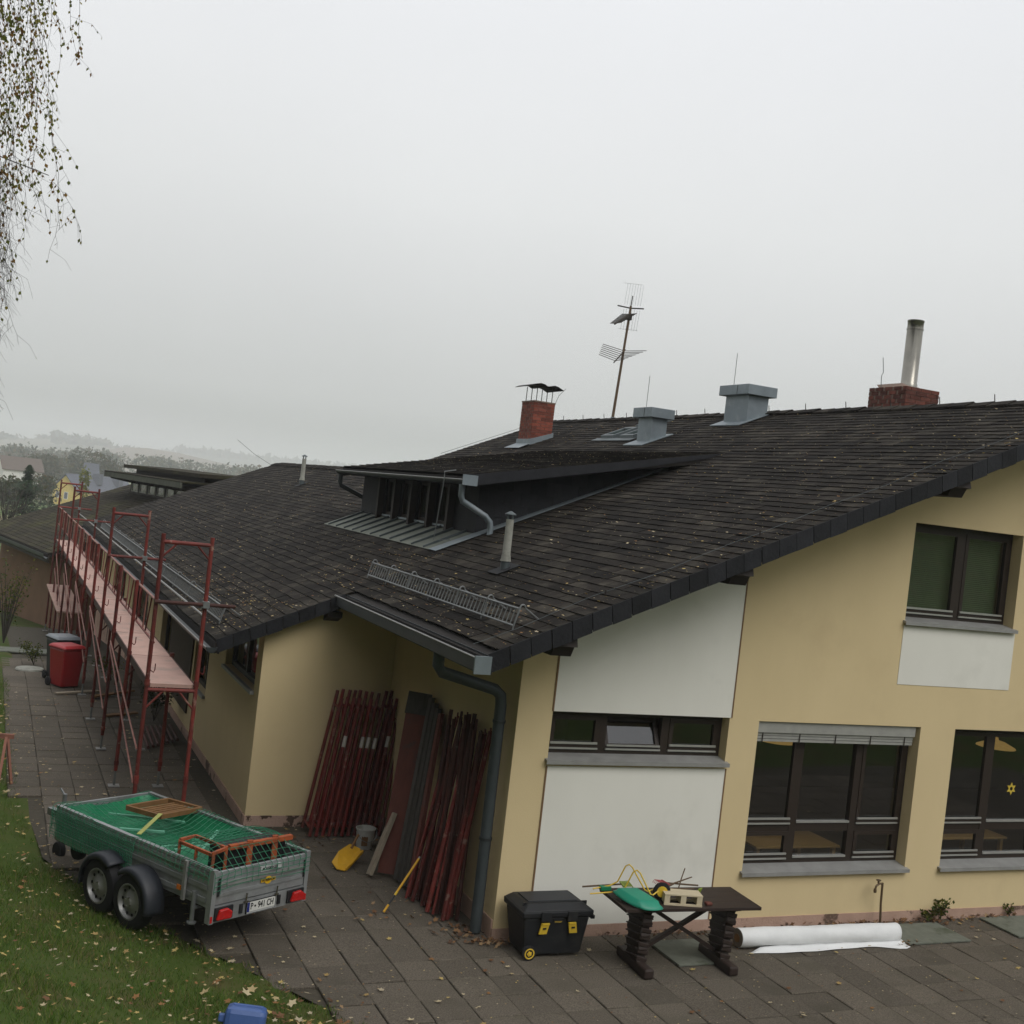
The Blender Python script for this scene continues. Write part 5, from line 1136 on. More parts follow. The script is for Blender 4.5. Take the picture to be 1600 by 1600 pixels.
for i in range(NT):
    f = i/(NT-1); row = i % 3   # a loose bundle
    which = 'nearest the boards' if i == 0 else ('nearest the downpipe' if i == NT-1 else ORD[i]+' from the boards')
    bx, by = -.52+.24*f+.06*row+random.uniform(-.06, .06), 1.26-.76*f+random.uniform(-.06, .06)
    tx, ty, tz = -.05-.05*row, 1.62-1.04*f+random.uniform(-.07, .07), 2.10+random.uniform(-.18, .10)-(.08 if i > 22 else 0)
    o = MB().tube([(bx, by, .02), (tx, ty, tz)], random.choice([.016, .021, .025, .028]), 8).build('scaffold_tube', 'tube_rust' if i % 3 else 'scaffold_red', None, label=f'rusty red scaffold tube, {which}, in the leaning bundle', cat='scaffold tube', group='tubes leaning by the downpipe')
    d = V3((tx, ty, tz))-V3((bx, by, .02))
    if i % 4 == 1:
        P = V3((bx, by, .02))+d*.02; MB().tube([P, P+d*.02], .024, 8).build('end_collar', 'tape_white', o)
    if i % 3 == 0:
        P = V3((bx, by, .02))+d*.985; MB().tube([P, P+V3((0, 0, .07))], .010, 6).build('spigot', 'scaffold_red', o)
# bucket, shovel, stick
bk = MB(); bk.lathe((-.47, 3.12, 0), (0, 0, 1), [(.095, 0), (.12, .235), (.128, .24), (.128, .255), (.115, .255), (.09, .02), (.001, .02)], 24)
bko = bk.build('bucket', 'bucket_white', None, smooth=True, label='white plastic bucket with a torn brown label', cat='bucket')
MB().add([(-.47+.1135*cos(a), 3.12+.1135*sin(a), z) for z in (.05, .17) for a in (4.05, 4.4, 4.75)], [(0, 1, 4, 3), (1, 2, 5, 4)]).build('paper_label', 'rust_wood', bko, solid=.002)
MB().tube([(-.595, 3.12, .23)]+[(-.47-.125*cos(t), 3.03-.06*sin(t), .23-.12*sin(t)) for t in np.linspace(.2, 2.9, 8)]+[(-.345, 3.12, .23)], .004, 5).build('handle', 'galv', bko)
sh = thing('shovel', (-.80, 2.32, 0), 'yellow plastic shovel blade lying by the bucket', 'shovel')
m = MB(); a0 = V3((-.98, 2.20, .02)); e1 = V3((.33, .36, .12)); e2 = V3((-.16, .14, .06)); nn_ = e1.cross(e2).normalized()
g_ = [(0, 0, .0), (.33, -.05, .02), (.8, 0, .03), (1, .25, 0), (.92, .85, .02), (.45, 1, .03), (.05, .9, .0), (-.08, .4, 0)]
m.poly([a0+e1*u_+e2*v_+nn_*w_ for u_, v_, w_ in g_]); m.build('blade', 'yellow_plastic', sh, solid=.012)
MB().bar(a0+e1*.05+e2*.0, a0+e1*.95+e2*.02, .02, .035).build('lip', 'yellow_plastic', sh); MB().tube([a0+e1*.8+e2*.6+nn_*.02, a0+e1*1.35+e2*.85+nn_*.03], .016, 7).build('handle', 'rust_wood', sh)
sk = thing('broom_stick', (-.88, .85, 0), 'thin yellow and black stick propped against the red tubes', 'stick')
p0, p1 = V3((-.93, .83, .02)), V3((-.47, 1.12, .52)); dv = p1-p0
for a, b, mt in ((0, .13, 'yellow_plastic'), (.13, .30, 'black_plastic'), (.30, .36, 'yellow_bright'), (.36, .97, 'yellow_plastic'), (.97, 1, 'galv')): MB().tube([p0+dv*a, p0+dv*b], .013 if mt != 'black_plastic' else .010, 8).build('section', mt, sk)

# ------------------------------------------------------------------ tool chest
tcx = thing('tool_chest', (.45, -.36, 0), 'black plastic wheeled tool chest with two yellow latches', 'tool chest')
x0, x1, y0, y1 = .10, .80, -.56, -.13
def taper(mb, lo, hi, z0, z1): 
    (a, b, c, d), (e, f, g, h) = lo, hi
    mb.add([(a,b,z0),(c,b,z0),(c,d,z0),(a,d,z0),(e,f,z1),(g,f,z1),(g,h,z1),(e,h,z1)], [(0,3,2,1),(4,5,6,7),(0,1,5,4),(1,2,6,5),(2,3,7,6),(3,0,4,7)]); return mb
taper(MB(), (x0+.03, y0+.03, x1-.03, y1-.02), (x0-.03, y0-.01, x1+.02, y1+.03), .03, .43).build('body', 'black_plastic', tcx, bevel=.02)
taper(MB(), (x0-.055, y0-.035, x1+.045, y1+.045), (x0-.06, y0-.04, x1+.05, y1+.05), .432, .50).build('lid_rim', 'black_plastic', tcx, bevel=.016)
taper(MB(), (x0-.05, y0-.03, x1+.04, y1+.04), (x0+.02, y0+.05, x1-.05, y1-.01), .50, .555).build('lid', 'black_plastic', tcx, bevel=.012)
MB().box((x0+.05, y0+.10, .553), (x1-.09, y1-.06, .566)).build('lid_panel', 'fender', tcx, bevel=.004)
MB().box((x0-.02, y0+.075, .512), (x1+.01, y0+.09, .560)).build('lid_rib', 'black_plastic', tcx)
for i, x in enumerate((x0+.20, x0+.50)):
    MB().box((x-.055, y0-.052, .40), (x+.055, y0-.038, .50)).build('latch_mount', 'black_plastic', tcx, bevel=.005)
    l_ = MB(); s_ = (-.02 if i == 0 else .03); l_.prism([(x-.045, y0-.052, .385), (x+.045, y0-.052, .385), (x+.045+s_, y0-.040, .27), (x-.045+s_, y0-.040, .27)], (0, .020, 0)); lo_ = l_.build('latch', 'yellow_bright', tcx, bevel=.004)
    MB().box((x-.018+s_*.5, y0-.056, .325), (x+.018+s_*.5, y0-.050, .342)).build('latch_slot', 'ink', lo_); MB().box((x-.04, y0-.060, .372), (x+.04, y0-.050, .388)).build('latch_lip', 'yellow_bright', lo_)
MB().box((x0+.30, y0-.026, .375), (x0+.40, y0-.010, .400)).build('badge', 'black_plastic', tcx)
lettering('STANLEY', .020, (x0+.35, y0-.0272, .3875), (1, 0, 0), UPZ, 'yellow_bright', tcx, 'badge_lettering', sx=1.0)
for yy in (y0+.01,):
    MB().lathe((x0+.06, yy, .075), (0, -1, 0), [(.055, 0), (.075, .006), (.075, .04), (.055, .045)], 20).build('wheel', 'rubber', tcx, smooth=True); MB().lathe((x0+.06, yy-.028, .075), (0, -1, 0), [(.055, 0), (.055, .018), (.045, .020), (.04, .016), (.015, .018), (.012, .024), (.001, .024)], 18).build('wheel_hub', 'yellow_bright', tcx, smooth=True)
    for k in range(5):
        a = 2*pi*k/5; MB().box((x0+.06+.03*cos(a)-.007, yy-.0475, .075+.03*sin(a)-.007), (x0+.06+.03*cos(a)+.007, yy-.0435, .075+.03*sin(a)+.007)).build('hub_hole', 'ink', tcx)
MB().box((x1+.03, y0-.02, .40), (x1+.075, y0+.06, .44)).build('side_handle', 'black_plastic', tcx, bevel=.008)

# ------------------------------------------------------------------ carved table with toys
tbl = thing('garden_table', (1.67, -.88, 0), 'dark brown wooden table on thick carved legs with crossed braces', 'table')
ta = radians(-3); TX = V3((cos(ta), sin(ta), 0)); TY = V3((-sin(ta), cos(ta), 0)); TO = V3((1.675, -.90, 0))
def tq(u, v_, z): return TO+TX*u+TY*v_+V3((0, 0, z))
for i in range(4):
    MB().obox(tq(0, -.234+i*.156, .695), TX*.785, TY*.0765, V3((0, 0, .017))).build('top_plank', 'table_wood', tbl, bevel=.003)
for u in (-.45, .53):
    # wavy carved slab leg
    prof = []
    for k in range(9):
        t = k/8; prof.append((.175-.055*t+.022*cos(k*pi), .66-.56*t))
    pts = [(v_, z) for v_, z in prof]
    ring = [tq(u-.055, -a, z) for a, z in pts]+[tq(u-.055, a, z) for a, z in reversed(pts)]
    lg = MB(); lg.prism(ring, TX*.11); lgo = lg.build('leg', 'table_wood', tbl, bevel=.012)
    for k in range(7):
        z = .62-.075*k; MB().bar(tq(u-.060, -.155+.007*k, z), tq(u-.060, .155-.007*k, z-.05), .014, .040, (1, 0, 0)).build('carving', 'table_wood', lgo, bevel=.006); MB().bar(tq(u+.060, -.155+.007*k, z), tq(u+.060, .155-.007*k, z-.05), .014, .040, (1, 0, 0)).build('carving', 'table_wood', lgo, bevel=.006)
        MB().bar(tq(u-.06, -.172+.007*k, z-.02), tq(u+.06, -.172+.007*k, z-.05), .016, .045).build('carving', 'table_wood', lgo, bevel=.008)
    MB().obox(tq(u, 0, .055), TX*.055, TY*.33, V3((0, 0, .05))).build('foot', 'table_wood', tbl, bevel=.02); MB().obox(tq(u, 0, .665), TX*.05, TY*.25, V3((0, 0, .012))).build('bearer', 'table_wood', tbl)
MB().bar(tq(-.38, 0, .64), tq(.46, 0, .16), .045, .04).build('cross_brace', 'table_wood', tbl); MB().bar(tq(.46, .046, .64), tq(-.38, .046, .16), .045, .04).build('cross_brace', 'table_wood', tbl)
ZT = .712
# upturned toy wheelbarrow
wb = thing('toy_wheelbarrow', tuple(tq(-.62, -.1, ZT)), 'green toy wheelbarrow upside down with a yellow tube frame', 'toy wheelbarrow')
m = MB(); rows = 13; cols = 13; vs = []; fs = []
for j in range(rows):
    for i in range(cols):
        a, b = i/(cols-1)*2-1, j/(rows-1)*2-1
        sq = 1-.22*(abs(a)*abs(b))**2
        u_ = -.58+.165*a*sq-.075*b; v_ = -.15+.225*b*sq
        hgt = .055*(1-smoothstep(.66, .93, max(abs(a), abs(b))))+.006
        vs.append(tq(u_, v_, ZT+.004+hgt+.055*(b+1)*.5))
for j in range(rows-1):
    for i in range(cols-1): q = j*cols+i; fs.append((q, q+1, q+cols+1, q+cols))
m.add(vs, fs); m.build('tray', 'toy_green', wb, solid=.006, smooth='full')
def wq(u, v_, z): return tq(u, v_, ZT+z)
for s_ in (-1, 1):
    o_ = .09*s_
    MB().tube([wq(-1.0+(.1 if s_ > 0 else 0), .16+o_*.8, .02), wq(-.72, .14+o_, .05), wq(-.64, .12+o_, .10), wq(-.585, .09+o_, .27), wq(-.555, .07+o_, .295), wq(-.525, .05+o_, .27), wq(-.43, -.06+o_*.7, .085), wq(-.405, -.075+o_*.6, .075), wq(-.28, -.055+o_*.25, .125)], .0075, 7).build('frame_tube', 'yellow_bright', wb, smooth=True)
MB().lathe(wq(-.285, -.105, .10), TX*.25+TY*1.0, [(.055, 0), (.085, .008), (.092, .022), (.085, .040), (.055, .046)], 22).build('wheel', 'rubber', wb, smooth=True)
MB().lathe(wq(-.288, -.113, .10), TX*.25+TY*1.0, [(.056, 0), (.056, .062), (.02, .064)], 14).build('wheel_hub', 'yellow_bright', wb, smooth=True)
# toy pallet
pt = thing('toy_pallet', tuple(tq(-.08, -.2, ZT)), 'pale wooden toy pallet standing on edge on the table', 'toy pallet')
PX = (TX*.97-TY*.22).normalized(); PY = V3((-PX.y, PX.x, 0)); po = tq(-.09, -.16, ZT)
def pq(a, b, z): return po+PX*a+PY*b+V3((0, 0, z))
for i in range(5): MB().obox(pq(0, -.072+i*.036, .108-.0*i), PX*.20, PY*.016, V3((0, 0, .007))).build('top_slat', 'pale_wood', pt)
for a in (-.17, 0, .17):
    MB().obox(pq(a, 0, .060), PX*.028, PY*.085, V3((0, 0, .0405))).build('block', 'pale_wood', pt)
MB().obox(pq(0, -.078, .010), PX*.20, PY*.012, V3((0, 0, .009))).build('bottom_slat', 'pale_wood', pt); MB().obox(pq(0, .078, .010), PX*.20, PY*.012, V3((0, 0, .009))).build('bottom_slat', 'pale_wood', pt)
# small rakes, sticks and toys
def rake(c, d, col, label):
    t = thing('toy_rake', tuple(c), label, 'toy rake'); d = V3(d).normalized(); s_ = d.cross(V3((0, 0, 1))).normalized(); MB().tube([c, c+d*.42], .009, 6).build('handle', 'twig', t)
    hd = V3(c); MB().bar(hd-s_*.08, hd+s_*.08, .02, .015).build('head', col, t)
    for k in range(8): MB().tube([hd+s_*(-.075+.0214*k), hd+s_*(-.085+.0243*k)-d*.09, hd+s_*(-.085+.0243*k)-d*.11+V3((0, 0, -.03))], .004, 4).build('tine', col, t)
rake(tq(-.10, .16, ZT+.10), (TX*.9+TY*.1+V3((0, 0, -.10))), 'toy_red', 'small red toy rake with a wooden handle beside the pallet')
rake(tq(-.58, .22, ZT+.07), (TX*-.9+TY*.2+V3((0, 0, -.12))), 'toy_lime', 'small green toy rake behind the toy wheelbarrow')
for i, (a, b, lb_) in enumerate((((-.25, .04, .05), (.20, .16, .16), 'thick stick sloping up over the toy pallet'), ((-.30, .08, .04), (.18, .06, .07), 'straight brown stick lying behind the toy pallet'), ((-.02, .05, .03), (.13, .20, .24), 'thin twig sticking up behind the toy pallet'), ((-.28, -.01, .03), (.02, .19, .09), 'crooked stick beside the toy wheel'))):
    p, q = tq(a[0], a[1], ZT+a[2]), tq(b[0], b[1], ZT+b[2]); mid_ = (p+q)/2+V3((0, 0, .015)); MB().tube([p, mid_, q], .012 if i < 2 else .007, 6, r2=.006).build('stick', 'twig', None, label=lb_, cat='stick', group='sticks among the toys')
lf = thing('toy_trowel', tuple(tq(.20, -.02, ZT)), 'lime and blue toy trowel at the end of the toys', 'toy trowel')
MB().obox(tq(.19, -.02, ZT+.055), (TX*.5+TY*.3)*.07, V3((0, 0, .05))+TX*.02, (TY*.7-TX*.3)*.012).build('blade', 'toy_lime', lf, bevel=.01); MB().tube([tq(.12, .0, ZT+.03), tq(.02, .05, ZT+.05)], .015, 7).build('grip', 'blue_plastic', lf)
MB().obox(tq(-.76, .24, ZT+.025), TX*.06, TY*.03, V3((0, 0, .022))).build('toy_block', 'tarp_green', None, label='dark green toy block at the left end of the table', cat='toy block', bevel=.006)
MB().obox(tq(.20, -.22, ZT+.016), TX*.035, TY*.03, V3((0, 0, .014))).build('toy_dish', 'plank_red', None, label='small dark red dish beside the toy pallet', cat='dish', bevel=.008)

# ------------------------------------------------------------------ roll of fleece, stand pipe, cover slabs, plants
rl = thing('fleece_roll', (3.8, -.6, 0), 'long roll of white fleece lying along the foot of the wall', 'roll')
m = MB(); n = 22; ax0, ax1 = V3((2.70, -.56, .115)), V3((4.90, -.60, .105)); dv = (ax1-ax0); dn = dv.normalized(); sp = dn.cross(V3((0, 0, 1))).normalized(); R0 = .105
rings = 26; vs = []; fs = []
for i in range(rings):
    t = i/(rings-1); c = ax0+dv*t
    for j in range(n):
        a = 2*pi*j/n; rr = R0*(1+.03*sin(3*a+t*11)+.02*sin(t*37+a)); zc_ = -.012 if sin(a) < -.7 else 0
        vs.append(c+sp*cos(a)*rr+V3((0, 0, 1))*(max(sin(a)*rr, -.098)))
for i in range(rings-1):
    for j in range(n): fs.append((i*n+j, i*n+(j+1)%n, (i+1)*n+(j+1)%n, (i+1)*n+j))
fs.append(tuple((rings-1)*n+j for j in range(n)))
m.add(vs, fs); m.build('roll_body', 'fleece', rl, smooth='full')
MB().lathe(ax0-dn*.004, dn, [(.045, 0), (.10, 0), (.10, .01), (.045, .01)], 20).build('roll_end', 'cardboard', rl); MB().lathe(ax0-dn*.012, dn, [(.028, 0), (.045, 0), (.045, .05), (.028, .05)], 16).build('core', 'rust_wood', rl)
m = MB(); nu = 24; vs = []; fs = []
for i in range(nu+1):
    t = i/nu; x = 2.95+1.98*t; yf = -.73-.03*t-.03*sin(5*t)-.12*smoothstep(.72, .97, t)*(1 if t < .985 else .7)
    for j in range(4): s_ = j/3; y = -.655+(yf+.655)*s_; vs.append((x-.22*s_*(1-t)+.02*sin(9*t), y, .006+.035*(1-s_)**2+.006*sin(13*t+4*s_)**2))
for i in range(nu):
    for j in range(3): a = i*4+j; fs.append((a, a+1, a+5, a+4))
m.add(vs, fs); m.build('loose_flap', 'fleece', rl, solid=.003, smooth='full')
tp_ = thing('stand_pipe', (5.06, -.12, 0), 'rusty stand pipe with a tap rising in front of the wall', 'tap')
MB().tube([(5.08, -.14, 0), (5.06, -.13, .26), (5.05, -.13, .52)], .014, 8).build('pipe', 'brass', tp_); MB().tube([(5.05, -.13, .51), (5.00, -.14, .515), (4.94, -.15, .49), (4.93, -.15, .45)], .013, 7).build('spout', 'brass', tp_, smooth=True); MB().lathe((4.975, -.142, .52), (0, 0, 1), [(.012, 0), (.012, .03), (.03, .032), (.03, .042)], 10).build('tap_handle', 'brass', tp_)
MB().lathe((4.93, -.15, .41), (0, 0, 1), [(.016, 0), (.020, .02), (.016, .05)], 10).build('nozzle', 'brass', tp_)
for (xa, xb, ya, yb_, lb_) in ((4.97, 5.92, -.76, -.18, 'pale greenish cover slab lying right of the fleece roll'), (6.72, 7.7, -.74, -.10, 'pale greenish cover slab at the right edge'), (1.72, 2.35, -.95, -.30, 'pale greenish cover slab under the table')):
    MB().box((xa, ya, .004), (xb, yb_, .026)).build('cover_slab', 'pale_slab', None, label=lb_, cat='slab', group='pale cover slabs', bevel=.004)
def leafy(name, c, r, h, n, mt, label, cat, lw=.03, stems=6, stemmat='twig', group=None):
    t = thing(name, tuple(c), label, cat, group); c = V3(c); sm = MB(); lfv = MB()
    for s_ in range(stems):
        a = random.uniform(0, 2*pi); q = random.uniform(.3, 1); e = c+V3((cos(a)*r*q, sin(a)*r*q, h*random.uniform(.6, 1))); md = c+(e-c)*.5+V3((0, 0, h*.12)); sm.tube([c, md, e], max(.004, h*.008), 5, r2=.003)
        for k in range(max(1, n//stems)):
            f = random.uniform(.3, 1.05); b = (c+(md-c)*f*2) if f < .5 else (md+(e-md)*(f-.5)*2); b = b+V3((random.gauss(0, r*.16), random.gauss(0, r*.16), random.gauss(0, h*.07))); d = V3((random.uniform(-1, 1), random.uniform(-1, 1), random.uniform(-.4, .9))).normalized(); sd_ = d.cross(V3((random.random(), random.random(), random.random()))).normalized(); l_ = lw*random.uniform(.7, 1.3)
            lfv.add([b, b+d*l_*.5+sd_*l_*.3, b+d*l_, b+d*l_*.5-sd_*l_*.3], [(0, 1, 2, 3)])
    sm.build('stems', stemmat, t); lfv.build('foliage', mt, t); return t
leafy('weed', (5.86, -.12, 0), .11, .19, 110, 'bush_leaves', 'small leafy weed left of its taller neighbour at the wall foot', 'weed', .045)
leafy('weed', (6.05, -.10, 0), .14, .27, 170, 'bush_leaves', 'taller bushy weed growing at the wall foot', 'weed', .05)
leafy('weed', (7.28, -.06, 0), .10, .15, 70, 'bush_leaves', 'tiny weed by the plinth at the right edge', 'weed', .04)
# bins
def wheelie_bin(name, c, ang, body, lid, label, hgt=1.02, k_=.82):
    t = thing(name, tuple(c), label, 'wheelie bin'); c = V3(c); X_ = V3((cos(ang), sin(ang), 0)); Y_ = V3((-sin(ang), cos(ang), 0))
    def q(a, b, z): return c+(X_*a+Y_*b+V3((0, 0, z)))*k_
    def tap(mb, w0, d0, w1, d1, z0, z1, s0=0, s1=0):
        P = [q(-w0, -d0+s0, z0), q(w0, -d0+s0, z0), q(w0, d0+s0, z0), q(-w0, d0+s0, z0), q(-w1, -d1+s1, z1), q(w1, -d1+s1, z1), q(w1, d1+s1, z1), q(-w1, d1+s1, z1)]
        mb.add(P, [(0,3,2,1),(4,5,6,7),(0,1,5,4),(1,2,6,5),(2,3,7,6),(3,0,4,7)]); return mb
    tap(MB(), .225, .25, .28, .33, .03, hgt*.90).build('body', body, t, bevel=.025); tap(MB(), .295, .35, .305, .36, hgt*.90, hgt*.935).build('rim', body, t, bevel=.012)
    tap(MB(), .31, .37, .25, .28, hgt*.937, hgt).build('lid', lid, t, bevel=.02); MB().tube([q(-.24, .40, hgt*.93), q(.24, .40, hgt*.93)], .018, 8).build('handle', body, t)
    for s_ in (-1, 1): MB().lathe(q(s_*.235, .27, .10), X_*s_, [(.057, 0), (.082, .01), (.082, .04), (.057, .05)], 18).build('wheel', 'rubber', t, smooth=True)
wheelie_bin('wheelie_bin', (-3.56, 13.40, 0), radians(28), 'bin_red', 'bin_lid_red', 'red wheelie bin in front of the black one')
wheelie_bin('wheelie_bin', (-3.60, 14.15, -.01), radians(20), 'bin_black', 'bin_lid_grey', 'black wheelie bin with a grey lid behind the red one', 1.06, .86)
# flat oddments by the scaffold
MB().lathe((-4.12, 15.6, lane_z(15.6)), (0, 0, 1), [(.26, 0), (.29, .02), (.27, .05), (.001, .07)], 24).build('round_cover', 'vent_pipe', None, label='round pale cover lying near the bins', cat='cover')
for (a, b, mt, lb_) in (((-3.75, 12.5, .03), (-2.95, 12.9, .03), 'plank_pale', 'long pale board on the slabs in front of the red bin'), ((-3.0, 10.6, .03), (-2.45, 10.9, .04), 'rust_wood', 'brown board under the scaffold'), ((-3.1, 12.2, .05), (-2.3, 13.0, .05), 'rust_wood', 'brown board beside the bins under the scaffold')):
    MB().bar(a, b, .11, .03).build('loose_board', mt, None, label=lb_, cat='board', group='loose boards by the scaffold')
for i in range(7):
    MB().tube([(-2.55+i*.09, 8.2+.1*i, .04), (-2.50+i*.085, 9.6+.05*i, .05)], .026, 7).build('short_tube', 'tube_rust', None, label=f'short red tube lying under the scaffold, {pos[i]} of seven counted from the lane', cat='tube', group='short tubes on the ground under the scaffold')
# leaning poles of a trestle at the left edge
ts = thing('trestle', (-4.72, 6.0, .05), 'pinkish wooden trestle cut off by the left edge', 'trestle')
for (a, b) in (((-4.60, 6.05, .0), (-4.70, 6.22, .58)), ((-4.78, 5.62, .02), (-4.72, 6.22, .60)), ((-5.35, 6.20, .05), (-5.40, 6.32, .60)), ((-5.50, 5.75, .06), (-5.42, 6.32, .62))): MB().bar(a, b, .035, .03).build('leg', 'stake', ts)
MB().bar((-4.62, 6.24, .61), (-5.5, 6.32, .63), .05, .06).build('top_rail', 'stake', ts)
# blue canister on the bank
bc = thing('canister', (-3.05, -2.25, .4), 'blue plastic canister lying on the grass at the bottom edge', 'canister')
gz_ = float(ground_z(-3.04, -2.14)); cc = V3((-3.02, -2.08, gz_+.10)); X_ = (V3((.93, -.30, -.06))).normalized(); Y_ = V3((.3, .93, -.25)); Y_ = (Y_-X_*Y_.dot(X_)).normalized(); Z_ = X_.cross(Y_)
m = MB(); P = []
for (a, b, z, k_) in ((-1, 0, 0, 0),): pass
m.obox(cc, X_*.16, Y_*.13, Z_*.095); bo = m.build('body', 'blue_plastic', bc, bevel=.045)
MB().obox(cc-X_*.175-Y_*.05+Z_*.0, X_*.03, Y_*.03, Z_*.03).build('neck', 'blue_plastic', bc, bevel=.01); MB().obox(cc+Z_*.097, X_*.11, Y_*.012, Z_*.008).build('grip_rib', 'blue_plastic', bc, bevel=.005)
gz2 = float(ground_z(-2.80, -2.55)); MB().lathe((-2.83, -2.50, gz2+.03), (.25, -.2, .93), [(.07, 0), (.075, .01), (.075, .03), (.06, .03), (.058, .012), (.001, .012)], 20).build('plastic_lid', 'toy_lime', None, label='pale lime plastic lid beside the blue canister', cat='lid')

# ------------------------------------------------------------------ plants, leaf litter and grass
def cards(c, rx, ry, rzz, n, size, flat=.5, shell=.55):
    """n small leaf faces spread through an ellipsoid, as arrays"""
    u = rng.normal(size=(n, 3)); u /= np.linalg.norm(u, axis=1)[:, None]; rad = (shell+(1-shell)*rng.random(n))**(1/1.5)
    lump = 1+.22*np.sin(u[:, 0]*5+c[0])*np.sin(u[:, 1]*4+c[1])+.15*np.sin(u[:, 2]*7+c[0])
    p = np.array(c)+u*(rad*lump)[:, None]*np.array([rx, ry, rzz])
    d = rng.normal(size=(n, 3)); d /= np.linalg.norm(d, axis=1)[:, None]; e = rng.normal(size=(n, 3)); e -= (e*d).sum(1)[:, None]*d; e /= np.linalg.norm(e, axis=1)[:, None]
    s_ = size*(.6+.8*rng.random(n))[:, None]
    return np.stack([p-d*s_, p+e*s_*flat, p+d*s_, p-e*s_*flat], 1).reshape(-1, 3)
def quads(n): return [(4*i, 4*i+1, 4*i+2, 4*i+3) for i in range(n)]
def pix(px, py, D):
    d = fwd+rt*((px-800)/1850)-up*((py-800)/1850); h = sqrt(d.x**2+d.y**2); return CAMP+d*(D/h)

# birch at the left edge
bz = float(ground_z(-7.3, -1.2))
birch = thing('birch_tree', (-7.3, -1.2, bz), 'weeping birch with thin autumn leaves hanging in at the left edge', 'tree')
MB().tube([(-7.3, -1.2, bz-.1), (-7.25, -1.2, bz+2), (-7.15, -1.15, bz+4.5), (-7.05, -1.1, bz+7), (-7.0, -1.1, bz+9.5)], .17, 10, r2=.03).build('trunk', 'birch_bark', birch, smooth='full')
lim = MB(); tw = MB(); lv = []
rb = random.Random(11)
def leaf_at(p, s_=.0172):
    d = V3((rb.uniform(-.6, .6), rb.uniform(-.6, .6), -1)).normalized(); e = d.cross(V3((rb.uniform(-1, 1), rb.uniform(-1, 1), rb.uniform(-.3, .3)))).normalized(); s_ *= rb.uniform(.7, 1.25)
    for q in (p, p+d*s_*.9+e*s_*.75, p+d*s_*2.0, p+d*s_*.9-e*s_*.75): lv.append(tuple(q))
def hang(p, L_, dens, drift, zleaf=5.9, main=.0026):
    n = 10; pts = [p]; d = V3((drift[0]*1.6, drift[1]*1.6, -.12)); st = L_/n
    for k in range(n):
        d = (d*.74+V3((drift[0]*.22+rb.uniform(-.24, .24), drift[1]*.22+rb.uniform(-.24, .24), -.34))).normalized(); pts.append(pts[-1]+d*st)
    tw.tube(pts, main, 3, caps=False, r2=.0011)
    for k, (a, b) in enumerate(zip(pts[:-1], pts[1:])):
        z = a.z; pr_ = dens*(.85 if z > 6.65 else (.30 if z > 6.0 else .10))
        if rb.random() < pr_: leaf_at(a+(b-a)*rb.random())
        if rb.random() < .75:
            l1 = rb.uniform(.05, .22)*(1.15-.06*k); e = V3((rb.uniform(-.8, .95), rb.uniform(-.8, .8), -rb.uniform(.1, 1.0))).normalized(); q = a+e*l1; q2 = q+(e*.6+V3((rb.uniform(-.3, .3), rb.uniform(-.3, .3), -.5))).normalized()*l1*.7
            tw.tube([a, q, q2], .0012, 3, caps=False, r2=.0008)
            for pt in (q, q2, (a+q)/2, (q+q2)/2):
                if rb.random() < pr_*.8: leaf_at(pt)
            if rb.random() < .5: tw.tube([q, q+V3((rb.uniform(-.09, .09), rb.uniform(-.09, .09), -rb.uniform(.02, .10)))], .0009, 3, caps=False)
for i in range(46):
    a = rb.uniform(0, 2*pi) if i > 26 else rb.uniform(-1.0, 1.0); z0_ = rb.uniform(bz+3.4, bz+8.6); base = V3((-7.2+.03*(z0_-bz), -1.15, z0_)); R_ = rb.uniform(.9, 1.6)*(1.08-.03*(z0_-bz))
    tip = base+V3((cos(a)*R_, sin(a)*R_*.9, rb.uniform(.3, .9))); mid_ = base+(tip-base)*.55+V3((0, 0, .35)); lim.tube([base, mid_, tip], .028, 5, r2=.006)
    for k in range(3):
        f = rb.uniform(.35, 1.0); p = base+(mid_-base)*min(f/.55, 1) if f < .55 else mid_+(tip-mid_)*(f-.55)/.45
        hang(p, rb.uniform(.9, 2.0), rb.uniform(.5, 1.0), (cos(a)*.12, sin(a)*.12))
# the side shoot that reaches furthest into the picture
pA, pB = V3((-6.6, -1.2, 6.75)), V3((-5.10, -1.2, 6.70)); tw.tube([pA, pA+(pB-pA)*.5+V3((0, 0, .12)), pB], .008, 4, r2=.003)
for k in range(12): hang(pA+(pB-pA)*(.2+.073*k)+V3((0, 0, .08-.01*k)), rb.uniform(.15, .45), 1.0, (.5, 0), main=.0016)
for k in range(150): hang(V3((rb.uniform(-6.1, -5.30)+(.14 if rb.random() < .3 else 0), -1.2+rb.uniform(-.8, .6), rb.uniform(7.0, 9.2))), rb.uniform(.5, 1.2), rb.uniform(.6, 1.3), (.07, 0), main=.0022)
for k in range(90): hang(V3((rb.uniform(-5.85, -5.34), -1.2+rb.uniform(-.7, .5), rb.uniform(6.1, 7.0))), rb.uniform(.5, 1.2), .55, (.03, 0), main=.0018)
for k in range(80): hang(V3((rb.uniform(-5.75, -5.40), -1.2+rb.uniform(-.5, .4), rb.uniform(5.2, 6.2))), rb.uniform(.5, 1.1), .5, (.02, 0), main=.0018)
lim.build('limbs', 'bark', birch); tw.build('twigs', 'birch_twig', birch); link('leaves', np.array(lv), quads(len(lv)//4), 'birch_leaves', birch)

